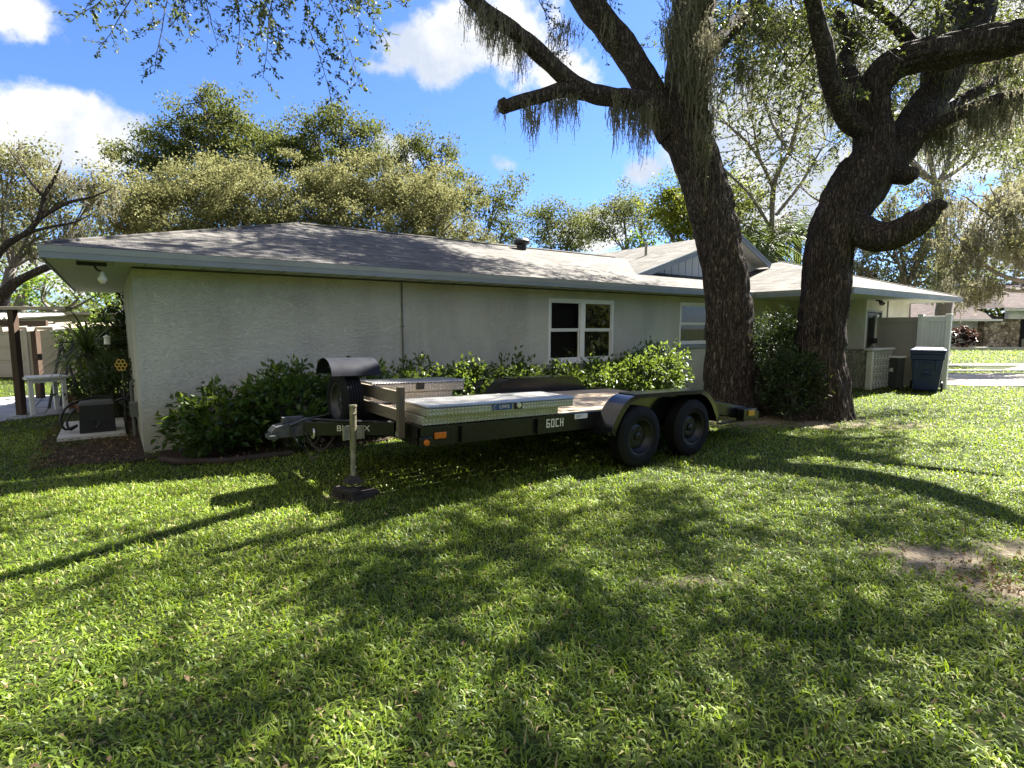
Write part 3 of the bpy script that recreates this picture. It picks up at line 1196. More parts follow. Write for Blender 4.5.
# gable face: board siding with rake trim
mb = MB()
u = 9.9
while u < 17.6:
    z1 = (GZ - .325 * (GU - u - .13)) if u < GU - .13 else GZ - .43 * (u - GU)
    z1 = min(z1, GZ) - .05
    if u > 15.4:
        z1 = 3.54 - .036 * (u - 15.6)
    z0 = 2.55
    if z1 > z0 + .05:
        mb.box(u, u + .262, .98, 1.0, z0, z1)
    u += .285
sid = mb.build('gable_siding', 'siding', house)
mb = MB()
mb.quad((9.9, 1.008, 2.5), (17.8, 1.008, 2.5), (17.8, 1.008, 3.45), (15.6, 1.008, 3.5), (GU, 1.008, GZ - .05), (9.9, 1.008, 2.85))
mb.build('siding_backing', 'dark_trim', sid)
mb = MB()
mb.bar((9.5, GV + .01, gl - .04), (GU + .02, GV + .01, GZ - .085), .03, .15)
mb.bar((GU, GV + .012, GZ - .085), (15.62, GV + .012, 3.39), .03, .15)
mb.bar((9.5, GV - .012, gl - .0), (GU + .02, GV - .012, GZ - .035), .02, .05)
mb.bar((GU, GV - .010, GZ - .035), (15.62, GV - .010, 3.44), .02, .05)
mb.bar((15.62, .96, 3.50), (18.9, .96, 3.38), .03, .10)
mb.build('rake_trim', 'trim_blue', house)
mb = MB()
mb.quad((GU, GV + .02, GZ - .12), (15.6, GV + .02, 3.36), (15.6, 1.0, 3.36), (GU, 1.0, GZ - .12))
mb.quad((15.59, GV + .02, 3.36), (15.59, 1.0, 3.36), (15.59, 1.0, 3.46), (15.59, GV + .02, 3.46))
mb.build('rake_soffit', 'siding', house)


# windows
def window(s0, s1, z0, z1, units, rail):
    fr = MB()
    t = .055
    y0, y1 = -.012, .07
    fr.box(s0, s0 + t, y0, y1, z0, z1).box(s1 - t, s1, y0, y1, z0, z1)
    fr.box(s0 + t, s1 - t, y0, y1, z1 - t, z1).box(s0 + t, s1 - t, y0, y1, z0, z0 + t)
    wdt = (s1 - s0) / units
    for k in range(1, units):
        fr.box(s0 + wdt * k - .06, s0 + wdt * k + .06, y0, y1, z0 + t, z1 - t)
    f = fr.build('window', 'white_paint', house, bevel=.006)
    for k in range(units):
        a = s0 + wdt * k + (t if k == 0 else .06)
        b = s0 + wdt * (k + 1) - (t if k == units - 1 else .06)
        sa = MB()
        q = .032
        for (za, zb, dy) in ((z0 + t, rail, .02), (rail, z1 - t, .0)):
            sa.box(a, a + q, dy + .004, dy + .034, za, zb).box(b - q, b, dy + .004, dy + .034, za, zb)
            sa.box(a + q, b - q, dy + .004, dy + .034, za, za + q).box(a + q, b - q, dy + .004, dy + .034, zb - q, zb)
        sa.build('sash', 'white_paint', f, bevel=.003)
        for (za, zb, dy) in ((z0 + t + q, rail - q, .036), (rail + q, z1 - t - q, .018)):
            MB().quad((a + q, dy, za), (b - q, dy, za), (b - q, dy, zb), (a + q, dy, zb)).build('pane', 'glass', f, fix=False)
    return f


w = window(*W1, 2, 1.54)
mb = MB()
for k in range(52):
    z = .96 + k * .0225
    mb.box(6.7, 8.37, .13, .15, z, z + .006, Matrix.Rotation(0, 4, 'X'))
mb.build('blind', 'blind', w)
MB().box(6.58, 8.49, -.045, .02, .86, .899).build('sill', 'white_paint', w, bevel=.006)
w = window(*W2, 1, 1.68)
mb = MB()
for k in range(26):
    uu = 10.74 + k * .046
    mb.box(uu, uu + .03, .15 + .012 * (k % 2), .162 + .012 * (k % 2), 1.2, 2.15)
mb.build('curtain', 'curtain', w)
MB().box(10.62, 12.01, -.06, .02, 1.085, 1.178).build('sill', 'trim_blue', w, bevel=.006)
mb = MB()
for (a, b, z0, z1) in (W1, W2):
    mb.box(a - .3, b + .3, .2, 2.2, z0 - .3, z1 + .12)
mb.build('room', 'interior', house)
MB().tube([(3.56, -.02, EZ0), (3.56, -.02, .35)], .013, 8).box(3.535, 3.585, -.035, -.004, 1.6, 1.62).build('conduit', 'pipe', house)
# security light under the left soffit
mb = MB()
mb.box(-.52, -.24, -.32, -.24, EZ0 - .035, EZ0 + .004)
mb.tube([(-.36, -.28, EZ0 - .03), (-.34, -.30, EZ0 - .075), (-.30, -.33, EZ0 - .10)], .012, 8)
fl = mb.build('floodlight', 'plastic_k', house, bevel=.006)
mb = MB()
mb.lathe([(.0, -.14), (.022, -.135), (.045, -.10), (.048, -.085), (.024, -.03), (.02, .0)], (-.29, -.335, EZ0 - .10), 'Z', 18)
mb.build('bulb', worn('frosted_bulb', (.62, .60, .52), .25), fl, smooth=True)
mb = MB()
mb.box(16.62, 16.76, -2.02, -1.9, EZ0 - .03, EZ0 + .004)
mb.tube([(16.66, -1.98, EZ0 - .02), (16.62, -2.05, EZ0 - .12)], [.03, .05], 10)
mb.tube([(16.72, -1.98, EZ0 - .02), (16.78, -2.05, EZ0 - .12)], [.03, .05], 10)
mb.build('floodlight', 'plastic_k', house)
# roof vent pipe and turbine, stack pipe on the gable roof
mb = MB()
vz = EZ2 + SL * (2.7 - V_EAVE)
mb.lathe([(.12, vz - .08), (.12, vz + .10), (.19, vz + .13), (.20, vz + .20), (.15, vz + .25), (0, vz + .26)], (8.02, 2.7, 0), 'Z', 18)
mb.build('roof_vent', 'plastic_k', house, smooth=True)
mb = MB()
mb.tube([(12.25, 2.4, 3.55), (12.25, 2.4, 4.0)], .04, 8).build('vent_pipe', 'zinc_d', house)
# entrance door of the wing
dm = MB()
d0, d1 = 16.2 + DOOR[0], 16.2 + DOOR[1]
dm.box(d0, d0 + .04, -1.86, -1.76, 0, 2.05).box(d1 - .05, d1, -1.86, -1.76, 0, 2.05).box(d0 + .04, d1 - .05, -1.86, -1.76, 2.0, 2.05)
dr = dm.build('door', 'trim_green', house)
mb = MB()
mb.box(d0 + .07, d1 - .07, -1.82, -1.79, 0.02, 1.98)
mb.box(d0 + .10, d1 - .10, -1.84, -1.82, .98, 1.03)
mb.build('screen_panel', 'dark_trim', dr)
MB().quad((d0 + .14, -1.824, 1.1), (d1 - .14, -1.824, 1.1), (d1 - .14, -1.824, 1.9), (d0 + .14, -1.824, 1.9)).build('pane', 'glass', dr, fix=False)
MB().box(d1 - .14, d1 - .11, -1.87, -1.835, .95, 1.08).build('handle', 'alu', dr)
MB().box(16.14, 16.196, -.75, -.55, .55, 1.05).build('meter_box', 'trim_blue', house, bevel=.01)
MB().box(17.56, 17.6, -1.875, -1.852, .3, EZ0).build('downpipe', 'pipe', house)
# hose bib cluster and downlead low on the end wall
mb = MB()
mb.box(-.10, -.003, 1.2, 1.42, .32, .52)
mb.tube([(-.06, 1.31, .32), (-.06, 1.31, .0)], .02, 8)
mb.tube([(-.05, 1.9, 0), (-.05, 1.9, .75), (-.002, 1.9, .8)], .022, 8)
mb.build('pipe_cluster', 'pipe', house)

# ================================================================== FENCE, BLOCK WALL, BINS at the wing
fence = empty('privacy_fence', hl(16.95, -1.78), 'white vinyl privacy screen with one shade-toned panel behind the blue wheeled bin', 'fence', HROT)


def fence_panel(y0, y1, z0, z1, mat, frame):
    fr = MB()
    fr.box(-.03, .03, y0, y1, z1 - .14, z1).box(-.03, .03, y0, y1, z0, z0 + .14)
    fr.box(-.026, .026, y0, y0 + .09, z0 + .14, z1 - .14).box(-.026, .026, y1 - .09, y1, z0 + .14, z1 - .14)
    f = fr.build('fence_frame', frame, fence, bevel=.006)
    mb = MB()
    n = max(4, int((y1 - y0 - .18) / .13))
    w_ = (y1 - y0 - .18) / n
    for k in range(n):
        ya = y0 + .09 + k * w_
        mb.box(-.014, .014, ya + .003, ya + w_ - .003, z0 + .14, z1 - .14)
    mb.box(-.008, .008, y0 + .09, y1 - .09, z0 + .14, z1 - .14)
    mb.build('fence_board', mat, f)


fence_panel(-1.04, -.06, .05, 1.86, 'vinyl_shade', 'vinyl_shade')
fence_panel(-1.64, -1.15, .05, 1.88, 'vinyl', 'vinyl')
for y in (-.03, -1.095, -1.695):
    MB().box(-.055, .055, y - .055, y + .055, 0, 1.90).box(-.065, .065, y - .065, y + .065, 1.90, 1.93).build('post', 'vinyl', fence, bevel=.006)

bw = empty('breeze_block_wall', hl(15.3, -2.4), 'low pierced block wall with a rounded pale cap beside the house wing', 'wall', HROT)


def breeze(mat, along, n, m, cell=.195, th=.05):
    mb = MB()
    for i in range(n):
        for j in range(m):
            x0, z0 = i * cell, j * cell + .02
            def bx(a0, a1, c0, c1, tt=th):
                if along == 'x':
                    mb.box(x0 + a0, x0 + a1, 0, tt, z0 + c0, z0 + c1)
                else:
                    mb.box(0, tt, x0 + a0, x0 + a1, z0 + c0, z0 + c1)
            g = .018
            bx(.001, cell - .001, .001, g)
            bx(.001, cell - .001, cell - g, cell - .001)
            bx(.001, g, g, cell - g)
            bx(cell - g, cell - .001, g, cell - g)
            c = cell / 2
            for (sx, sz) in ((1, 1), (1, -1), (-1, 1), (-1, -1)):
                a = (c + sx * .012, c + sz * .012)
                b = (c + sx * .076, c + sz * .076)
                if along == 'x':
                    mb.bar((x0 + a[0], th / 2, z0 + a[1]), (x0 + b[0], th / 2, z0 + b[1]), th * .9, .024, (0, 1, 0))
                else:
                    mb.bar((th / 2, x0 + a[0], z0 + a[1]), (th / 2, x0 + b[0], z0 + b[1]), th * .9, .024, (1, 0, 0))
    return mb


fr_ = breeze('block', 'x', 6, 5, .195, .018)
o = fr_.build('pierced_blocks', 'block', bw)
o.location = (.09, 0, 0)
sd_ = breeze('block_shade', 'y', 8, 5)
o = sd_.build('pierced_blocks', 'block_shade', bw)
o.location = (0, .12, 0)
o['label'] = 'side run of pierced blocks, its shade painted into the tone'
MB().box(-.03, .088, -.02, .11, 0, .99).build('corner_post', 'block', bw, bevel=.01)
mb = MB()
mb.box(-.09, 1.33, -.06, .17, .998, 1.06)
mb.build('cap', 'block', bw, bevel=.028)
MB().box(-.04, .13, .172, 1.75, .998, 1.04).build('cap', 'block_shade', bw, bevel=.015)

# blue wheeled bin
bn = empty('trash_bin', hl(16.05, -3.36), 'tall navy blue wheeled rubbish bin standing before the pale screen', 'bin', HROT + R(15))


def frustum(mb, hx0, hy0, hx1, hy1, z0, z1, cx=0, cy=0):
    b = [(-hx0 + cx, -hy0 + cy, z0), (hx0 + cx, -hy0 + cy, z0), (hx0 + cx, hy0 + cy, z0), (-hx0 + cx, hy0 + cy, z0)]
    t = [(-hx1 + cx, -hy1 + cy, z1), (hx1 + cx, -hy1 + cy, z1), (hx1 + cx, hy1 + cy, z1), (-hx1 + cx, hy1 + cy, z1)]
    i = len(mb.v)
    mb.v += b + t
    for q in ((3, 2, 1, 0), (4, 5, 6, 7), (0, 1, 5, 4), (1, 2, 6, 5), (2, 3, 7, 6), (3, 0, 4, 7)):
        mb.f.append(tuple(i + k for k in q))
    return mb


mb = MB()
frustum(mb, .27, .245, .335, .315, .06, .80)
frustum(mb, .352, .332, .36, .34, .80, .93)
frustum(mb, .365, .345, .37, .35, .93, 1.0)
body = mb.build('body', 'navy', bn, bevel=.02)
mb = MB()
mb.box(-.372, -.345, -.10, .10, .72, .745).box(-.372, -.33, -.10, .10, .42, .44).box(-.362, -.33, -.24, -.17, .55, .80).box(-.362, -.33, .17, .24, .55, .80)
mb.box(-.36, -.31, -.07, .07, .47, .56)
mb.build('grip_bar', 'navy', body, bevel=.006)
mb = MB()
frustum(mb, .375, .358, .37, .352, 1.004, 1.05)
frustum(mb, .365, .35, .28, .27, 1.05, 1.10)
lid = mb.build('lid', 'navy_lid', bn, bevel=.012)
mb = MB()
mb.tube([(.40, -.30, 1.0), (.42, -.30, 1.06), (.42, .30, 1.06), (.40, .30, 1.0)], .018, 10)
mb.build('handle', 'plastic_k', bn, smooth=True)
for s in (-1, 1):
    mb = MB()
    mb.lathe([(.02, -.025), (.11, -.025), (.125, -.01), (.125, .01), (.11, .025), (.02, .025)], (.24, s * .31, .125), 'Y', 20)
    mb.build('wheel', 'plastic_k', bn, smooth=True)

ub = empty('utility_box', hl(16.55, -2.32), 'dark grey waist-high box with a pale lid between block wall and blue bin', 'utility box', HROT)
MB().box(-.12, .34, -.28, -.02, 0, .78).build('cabinet', 'util', ub, bevel=.012)
MB().box(-.15, .37, -.31, .01, .783, .83).build('lid', 'vinyl', ub, bevel=.015)
MB().box(-.135, -.122, -.18, -.10, .42, .52).build('latch_plate', 'sticker', ub)
pot = empty('gas_bottle', hl(16.45, -1.98), 'small grey capped cylinder showing above the pierced block wall', 'gas bottle', HROT)
mb = MB()
mb.lathe([(0, .0), (.15, .0), (.155, .06), (.155, .95), (.13, 1.05), (.06, 1.10), (.05, 1.18), (0, 1.18)], (0, 0, 0), 'Z', 20)
mb.build('cylinder', 'zinc_d', pot, smooth=True)
MB().lathe([(.08, 1.16), (.09, 1.18), (.09, 1.28), (.075, 1.30), (0, 1.30)], (0, 0, 0), 'Z', 14).build('valve_guard', 'plastic_k', pot, smooth=True)

# ================================================================== TRAILER
TU, TV = 5.03, -2.85
TILT = math.atan(.025)
trailer = empty('flatbed_trailer', hl(TU, TV), 'black tandem-axle flatbed trailer with wooden deck parked along the house', 'trailer', HROT, None, TILT)
DX0, DX1, HY, ZB, ZT = -3.13, 1.25, 1.05, .455, .635


def channel(mb, x0, x1, y, z0, z1, out):
    """C-section rail with its web on the outside (out = -1 or 1)"""
    t = .012
    w_ = .06
    ya, yb = (y, y + t) if out < 0 else (y - t, y)
    mb.box(x0, x1, ya, yb, z0, z1)
    yc, yd = (y + t, y + w_) if out < 0 else (y - w_, y - t)
    mb.box(x0, x1, yc, yd, z0, z0 + t).box(x0, x1, yc, yd, z1 - t, z1)


for out in (-1, 1):
    mb = MB()
    channel(mb, DX0, DX1, out * HY, ZB, ZT, out)
    mb.box(DX0 + .4, DX0 + .43, out * (HY + .02) - .018, out * (HY + .02) + .018, ZB + .01, ZT - .02)
    mb.box(DX0 + 1.3, DX0 + 1.33, out * (HY + .02) - .018, out * (HY + .02) + .018, ZB + .01, ZT - .02)
    mb.build('side_rail', 'black_paint', trailer)
mb = MB()
mb.box(DX0, DX0 + .06, -HY + .065, HY - .065, ZB, ZT - .003)
for k in range(8):
    x = DX0 + .55 + k * .5
    mb.box(x, x + .05, -HY + .062, HY - .062, ZB + .06, ZT - .055)
mb.box(-.75, -.65, -.95, .95, .32, .40).box(.40, .50, -.95, .95, .32, .40)
mb.build('cross_member', 'black_paint', trailer)
for k in range(11):
    y0 = -HY + .067 + k * .1745
    MB().box(DX0 + .065, DX1, y0, y0 + .166, ZT - .045, ZT - .008 + .002 * math.sin(k * 2.3)).build('deck_board', 'deck_wood', trailer, bevel=.004)
# dovetail
mb = MB()
for out in (-1, 1):
    ya, yb = sorted((out * HY, out * (HY - .05)))
    mb.prism([(DX1 + .002, ya, ZB), (DX1 + .002, ya, ZT), (2.25, ya, ZT - .17), (2.25, ya, ZB - .14)], (0, 0, 0), (0, yb - ya, 0))
mb.prism([(DX1 + .004, -HY + .055, ZT - .05), (DX1 + .004, -HY + .055, ZT - .006), (2.25, -HY + .055, ZT - .18), (2.25, -HY + .055, ZT - .22)], (0, 0, 0), (0, 2 * HY - .11, 0))
mb.box(2.252, 2.32, -HY - .05, HY + .05, ZB - .16, ZT - .20)
mb.build('dovetail', 'black_paint', trailer, bevel=.004)
# tail lamp bracket near side and reflector stripe
mb = MB()
mb.box(1.80, 2.12, -HY - .13, -HY - .012, .33, .50).box(1.35, 2.0, -HY - .03, -HY - .003, .30, .33)
lb_ = mb.build('tail_lamp_bracket', 'black_paint', trailer, bevel=.006)
MB().box(1.90, 2.06, -HY - .142, -HY - .131, .395, .48).build('tail_lamp', 'amber_d', lb_, bevel=.006)
MB().box(2.123, 2.133, -HY - .11, -HY - .03, .38, .46).build('tail_lamp', worn('red_lens', (.25, .01, .01), .3), lb_)

# fenders: rolled sheet with a rolled outer lip
FP = [(-.99, .44), (-.965, .52), (-.86, .68), (-.74, .785), (-.62, .828), (-.52, .838), (.52, .838), (.62, .828), (.74, .785), (.86, .68), (.965, .52), (.985, .42)]
_fp = np.array(FP)
_q = np.vstack([2 * _fp[0] - _fp[1], _fp, 2 * _fp[-1] - _fp[-2]])
FP = []
for _i in range(len(_fp) - 1):
    for _t in (0, .25, .5, .75):
        _a, _b, _c2, _d = _q[_i:_i + 4]
        FP.append(tuple(.5 * (2 * _b + (_c2 - _a) * _t + (2 * _a - 5 * _b + 4 * _c2 - _d) * _t ** 2 + (3 * _b - _a - 3 * _c2 + _d) * _t ** 3)))
FP.append(tuple(_fp[-1]))
for out in (-1, 1):
    mb = MB()
    yi, yo = out * (HY + .004), out * (HY + .27)
    inner = [(x * .985, z - .012) for x, z in FP]
    for k in range(len(FP) - 1):
        (a, b), (c, d) = FP[k], FP[k + 1]
        (a2, b2), (c2, d2) = inner[k], inner[k + 1]
        mb.quad((a, yi, b), (c, yi, d), (c, yo, d), (a, yo, b))
        mb.quad((a2, yi, b2), (a2, yo, b2), (c2, yo, d2), (c2, yi, d2))
        mb.quad((a, yo, b), (c, yo, d), (c2 * .96, yo + out * .004, d2 - .035), (a2 * .96, yo + out * .004, b2 - .035))
        mb.quad((a2, yo - out * .01, b2), (c2, yo - out * .01, d2), (c2 * .96, yo + out * .004, d2 - .035), (a2 * .96, yo + out * .004, b2 - .035))
    i = len(mb.v)
    back = [(x, yi - out * .002, z) for x, z in FP]
    mb.v += back
    mb.f.append(tuple(range(i, i + len(back))))
    fd = mb.build('fender', 'black_gloss', trailer, smooth=True, fix=False, angle=50)
    md = MB().box(-1.02, -.96, min(yi, yo) + .02, max(yi, yo) - .02, .405, .44)
    md.build('step_bracket', 'black_paint', fd)


def tyre(parent, cx, cy, cz, axis, Rr, W, rr, rim, tread=0, dish=1, name='wheel'):
    prof = []
    h = W / 2
    prof += [(rr - .012, -h * .80), (rr + .012, -h * .93), (rr + (Rr - rr) * .26, -h * .985), (rr + (Rr - rr) * .28, -h * 1.03), (rr + (Rr - rr) * .33, -h * 1.03), (rr + (Rr - rr) * .35, -h), (rr + (Rr - rr) * .72, -h * .97), (Rr - .022, -h * .86), (Rr - .006, -h * .74)]
    if tread:
        for k in range(5):
            a = -h * .70 + k * h * .28
            prof += [(Rr, a), (Rr, a + h * .20), (Rr - .012, a + h * .215), (Rr - .012, a + h * .265)]
        prof += [(Rr, h * .70)]
    else:
        for k in range(4):
            a = -h * .70 + k * h * .36
            prof += [(Rr, a), (Rr, a + h * .25), (Rr - .008, a + h * .27), (Rr - .008, a + h * .33)]
        prof += [(Rr, h * .70)]
    prof += [(Rr - .006, h * .74), (Rr - .022, h * .86), (rr + (Rr - rr) * .72, h * .97), (rr + (Rr - rr) * .35, h), (rr + (Rr - rr) * .33, h * 1.03), (rr + (Rr - rr) * .28, h * 1.03), (rr + (Rr - rr) * .26, h * .985), (rr + .012, h * .93), (rr - .012, h * .80)]
    t = MB().lathe(prof, (cx, cy, cz), axis, 56, True).build(name, 'rubber', parent, smooth=True, angle=30)
    s = dish
    rp = [(rr + .006, s * -h * .90), (rr - .012, s * -h * .86), (rr - .022, s * -h * .55), (rr - .05, s * -h * .30), (rr * .72, s * -h * .20), (rr * .60, s * -h * .34), (rr * .42, s * -h * .36), (rr * .24, s * -h * .32), (rr * .22, s * -h * .48), (rr * .15, s * -h * .54), (0, s * -h * .54)]
    rmb = MB().lathe(rp, (cx, cy, cz), axis, 40)
    mb = rmb
    for k in range(6):
        a = 2 * math.pi * (k + .3) / 6
        for (rad_, r_, d_) in ((rr * .50, .011, .44), (rr * .80, .020, .30)):
            aa = a + (0 if rad_ < rr * .6 else .5)
            off = {'Y': (rad_ * math.cos(aa), 0, rad_ * math.sin(aa)), 'X': (0, rad_ * math.cos(aa), rad_ * math.sin(aa))}[axis]
            c = Vector((cx, cy, cz)) + Vector(off)
            ax = Vector((0, 1, 0)) if axis == 'Y' else Vector((1, 0, 0))
            if rad_ < rr * .6:
                mb.tube([c - ax * s * h * .32, c - ax * s * h * .44], r_, 6)
            else:
                mb.tube([c - ax * s * h * .21, c - ax * s * h * .24], r_, 10)
    rmb.build('rim', rim, t, smooth=True, angle=40)
    return t


for out in (-1, 1):
    for x in (-.485, .485):
        tyre(trailer, x, out * (HY + .155), .353 + .025 * x, 'Y', .355, .205, .205, 'rim_black', 0, -out)
mb = MB()
for x in (-.485, .485):
    mb.tube([(x, -HY - .1, .353), (x, HY + .1, .353)], .04, 10)
mb.build('axle', 'black_paint', trailer)

# A-frame tongue and coupler
mb = MB()
for s in (-1, 1):
    mb.bar((DX0 - .004, s * .50, .545), (-3.86, s * .09, .545), .05, .13)
tg = mb.build('tongue_beam', 'black_paint', trailer, bevel=.004)
mb = MB()
cpl = [(-4.16, .47), (-4.16, .53), (-4.12, .575), (-4.02, .60), (-3.86, .615), (-3.74, .60), (-3.74, .50), (-3.9, .47)]
mb.prism([(x, -.075, z) for x, z in cpl], (0, 0, 0), (0, .15, 0))
mb.box(-4.05, -3.86, -.03, .03, .60, .655)
mb.tube([(-4.0, -.09, .585), (-3.86, -.095, .64), (-3.74, -.095, .61)], .013, 8)
mb.tube([(-3.92, -.10, .60), (-3.92, .10, .60)], .014, 8)
mb.box(-4.18, -4.10, -.085, .085, .462, .50)
mb.build('coupler', 'steel_old', trailer, bevel=.008)
for (x0, y0, x1, y1, sag) in ((-3.86, -.13, -3.62, -.22, .16), (-3.90, -.12, -3.72, -.20, .24), (-3.84, .12, -3.6, .2, .16)):
    mb = MB()
    n = 15
    for k in range(n):
        t = k / (n - 1)
        p = Vector((x0 + (x1 - x0) * t, y0 + (y1 - y0) * t, .50 - sag * 4 * t * (1 - t)))
        d = Vector(((x1 - x0), (y1 - y0), -sag * 4 * (1 - 2 * t))).normalized()
        up = Vector((0, 1, 0)) if k % 2 else Vector((0, 0, 1))
        sd_v = d.cross(up).normalized()
        lp = [p + d * .018 * math.cos(a) + sd_v * .011 * math.sin(a) for a in np.linspace(0, 2 * math.pi, 9)]
        mb.tube(lp, .0035, 5, False)
    mb.build('safety_chain', 'rust', trailer)
mb = MB()
lp = [Vector((-3.80, -.14, .50)) + Vector((.0, .03 * math.cos(a), .045 * math.sin(a))) for a in np.linspace(0, 2 * math.pi, 15)]
mb.tube(lp, .011, 7, False)
mb.build('lunette_ring', 'alu', trailer, smooth=True)
mb = MB()
mb.hose([(-3.12, -.45, .60), (-3.5, -.36, .625), (-3.75, -.15, .63), (-3.9, -.06, .63), (-3.98, -.10, .55), (-3.94, -.14, .42), (-3.87, -.13, .36)], .012, 7)
mb.build('wiring_lead', 'plastic_k', trailer, smooth=True)

# drop-leg jack
jk_x, jk_y = -3.505, -.39
mb = MB()
mb.tube([(jk_x, jk_y, .36), (jk_x, jk_y, .77)], .032, 16)
mb.tube([(jk_x, jk_y, .765), (jk_x, jk_y, .785)], .037, 16)
jk = mb.build('jack', 'zinc', trailer, smooth=True)
MB().tube([(jk_x, jk_y, .10), (jk_x, jk_y, .42)], .026, 14).build('jack_leg', 'zinc_d', jk, smooth=True)
mb = MB()
mb.box(jk_x - .10, jk_x + .10, jk_y - .008, jk_y + .004, .455, .585)
mb.box(jk_x - .10, jk_x - .088, jk_y - .03, jk_y - .0085, .455, .585).box(jk_x + .088, jk_x + .10, jk_y - .03, jk_y - .0085, .455, .585)
mb.build('jack_plate', 'zinc_d', jk, bevel=.002)
MB().tube([(jk_x, jk_y - .03, .70), (jk_x, jk_y - .06, .70)], .012, 8).build('crank_stub', 'zinc_d', jk)
mb = MB()
frustum(mb, .085, .085, .035, .035, .045, .11, jk_x, jk_y)
mb.build('jack_foot', 'jack_block', jk, bevel=.004)

# lettering on the near tongue beam and the rail
bd = Vector((DX0 + 3.86, -.41, 0)).normalized()          # along the near beam towards the deck
ang = math.atan2(bd.y, bd.x)
mid = Vector(((DX0 - 3.86) / 2, -.295, .548))
nrm_b = Vector((bd.y, -bd.x, 0))
text_part('lettering', 'BIG TEX', .082, 'letter', tg, mid + nrm_b * .0275 + bd * .03, (R(90), 0, ang), 0, .0008, 1.05)
mb = MB()
gl_ = {'6': 'lbtmr', '0': 'lbtRr', 'C': 'lbt', 'H': 'lrRm'}
for k, ch in enumerate('60CH'):
    x0, z0, w_, h_, q = 3.345 - TU + k * .063, .512, .046, .088, .012
    y0, y1 = -HY - .0022, -HY - .0006
    code = gl_[ch]
    mb.box(x0, x0 + q, y0, y1, z0, z0 + h_)
    if 'b' in code:
        mb.box(x0 + q, x0 + w_, y0, y1, z0, z0 + q)
    if 't' in code:
        mb.box(x0 + q, x0 + w_, y0, y1, z0 + h_ - q, z0 + h_)
    if 'm' in code:
        mb.box(x0 + q, x0 + w_ - q, y0, y1, z0 + h_ / 2 - q / 2, z0 + h_ / 2 + q / 2)
    if 'r' in code:
        mb.box(x0 + w_ - q, x0 + w_, y0, y1, z0 + (q if ch != 'H' else 0), z0 + h_ / 2 + q / 2)
    if 'R' in code:
        mb.box(x0 + w_ - q, x0 + w_, y0, y1, z0 + h_ / 2 + q / 2, z0 + h_ - (q if ch != 'H' else 0))
mb.build('lettering', 'letter', trailer)
MB().box(3.74 - TU, 3.93 - TU, -HY - .004, -HY - .0005, .575, .628).build('sticker', 'sticker', trailer)
mb = MB()
for k in range(3):
    mb.box(3.76 - TU, 3.86 - TU - .02 * k, -HY - .006, -HY - .0045, .612 - k * .012, .616 - k * .012)
mb.build('sticker_print', 'util', trailer)
# amber marker lamps at the near front corner
MB().box(DX0 + .13, DX0 + .25, -HY - .02, -HY - .002, .52, .58).build('marker_lamp', 'amber', trailer, bevel=.006)
ml = MB().box(DX0 - .02, DX0 + .10, -HY - .03, -HY - .002, .455, .545).build('lamp_bracket', 'black_paint', trailer, bevel=.006)
MB().lathe([(0, -.022), (.024, -.02), (.03, -.008), (.03, 0)], (DX0 + .04, -HY - .031, .50), 'Y', 16).build('marker_lamp', 'amber', ml, smooth=True)

# plank headboard
hb = MB().box(DX0 - .095, DX0 - .03, -.79, -.735, .50, .975).build('headboard_post', 'grey_wood_z', trailer, bevel=.004)
MB().box(DX0 - .105, DX0 - .015, .93, .985, .50, .975).build('headboard_post', 'grey_wood_z', trailer, bevel=.004)
MB().box(DX0 - .06, DX0 - .022, -.732, .928, .80, .925).build('headboard_plank', 'grey_wood', trailer, bevel=.004)
MB().box(DX0 - .06, DX0 - .022, -.732, .928, .645, .755).build('headboard_plank', 'grey_wood', trailer, bevel=.004)
MB().box(DX0 - .103, DX0 - .096, -.79, -.738, .52, .56).build('headboard_bolt_plate', 'alu', trailer)

# spare wheel standing on the tongue
sp_w = tyre(trailer, -3.40, .13, .765, 'X', .315, .20, .18, 'rim_grey', 1, 1, 'spare_wheel')
MB().box(-3.33, -3.27, .08, .18, .55, .84).build('spare_bracket', 'black_paint', trailer)

# curved sheet-metal cover lying over the spare wheel
cov = empty('sheet_metal_cover', trailer.location + (U * -3.40 + V * .12) + Vector((0, 0, 1.085)), 'curved dull black sheet-metal hood lying over the spare wheel', 'cover', HROT, None, TILT)
mb = MB()
arc = [(.255 * math.cos(a_), .02 + .185 * math.sin(a_)) for a_ in np.linspace(math.pi * .97, math.pi * .03, 15)]
n = len(arc)
prof = [(0, y, z) for y, z in arc] + [(0, y * .975, z - .006) for y, z in reversed(arc)]
mb.prism(prof, (-.19, 0, 0), (.31, 0, 0))
mb.build('hood_sheet', 'fender_scrap', cov, smooth=True, angle=60)
MB().box(-.12, .14, -.08, .08, .10, .135).build('mounting_strap', 'black_paint', cov)

# wooden block under the jack
jp = hl(TU - 3.505, TV - .39)
blk = empty('wood_block', (jp.x, jp.y, gz(jp.x, jp.y)), 'dark wet timber offcuts under the trailer jack foot', 'wood block', HROT + R(12))
MB().box(-.13, .16, -.20, -.05, 0, .052).build('offcut', 'jack_block', blk, bevel=.006)
MB().box(-.15, .13, -.042, .12, 0, .05).build('offcut', 'jack_block', blk, bevel=.006)
MB().box(-.16, -.06, -.18, .10, .055, .10, Matrix.Rotation(R(9), 4, 'Z')).build('offcut', 'jack_block', blk, bevel=.006)


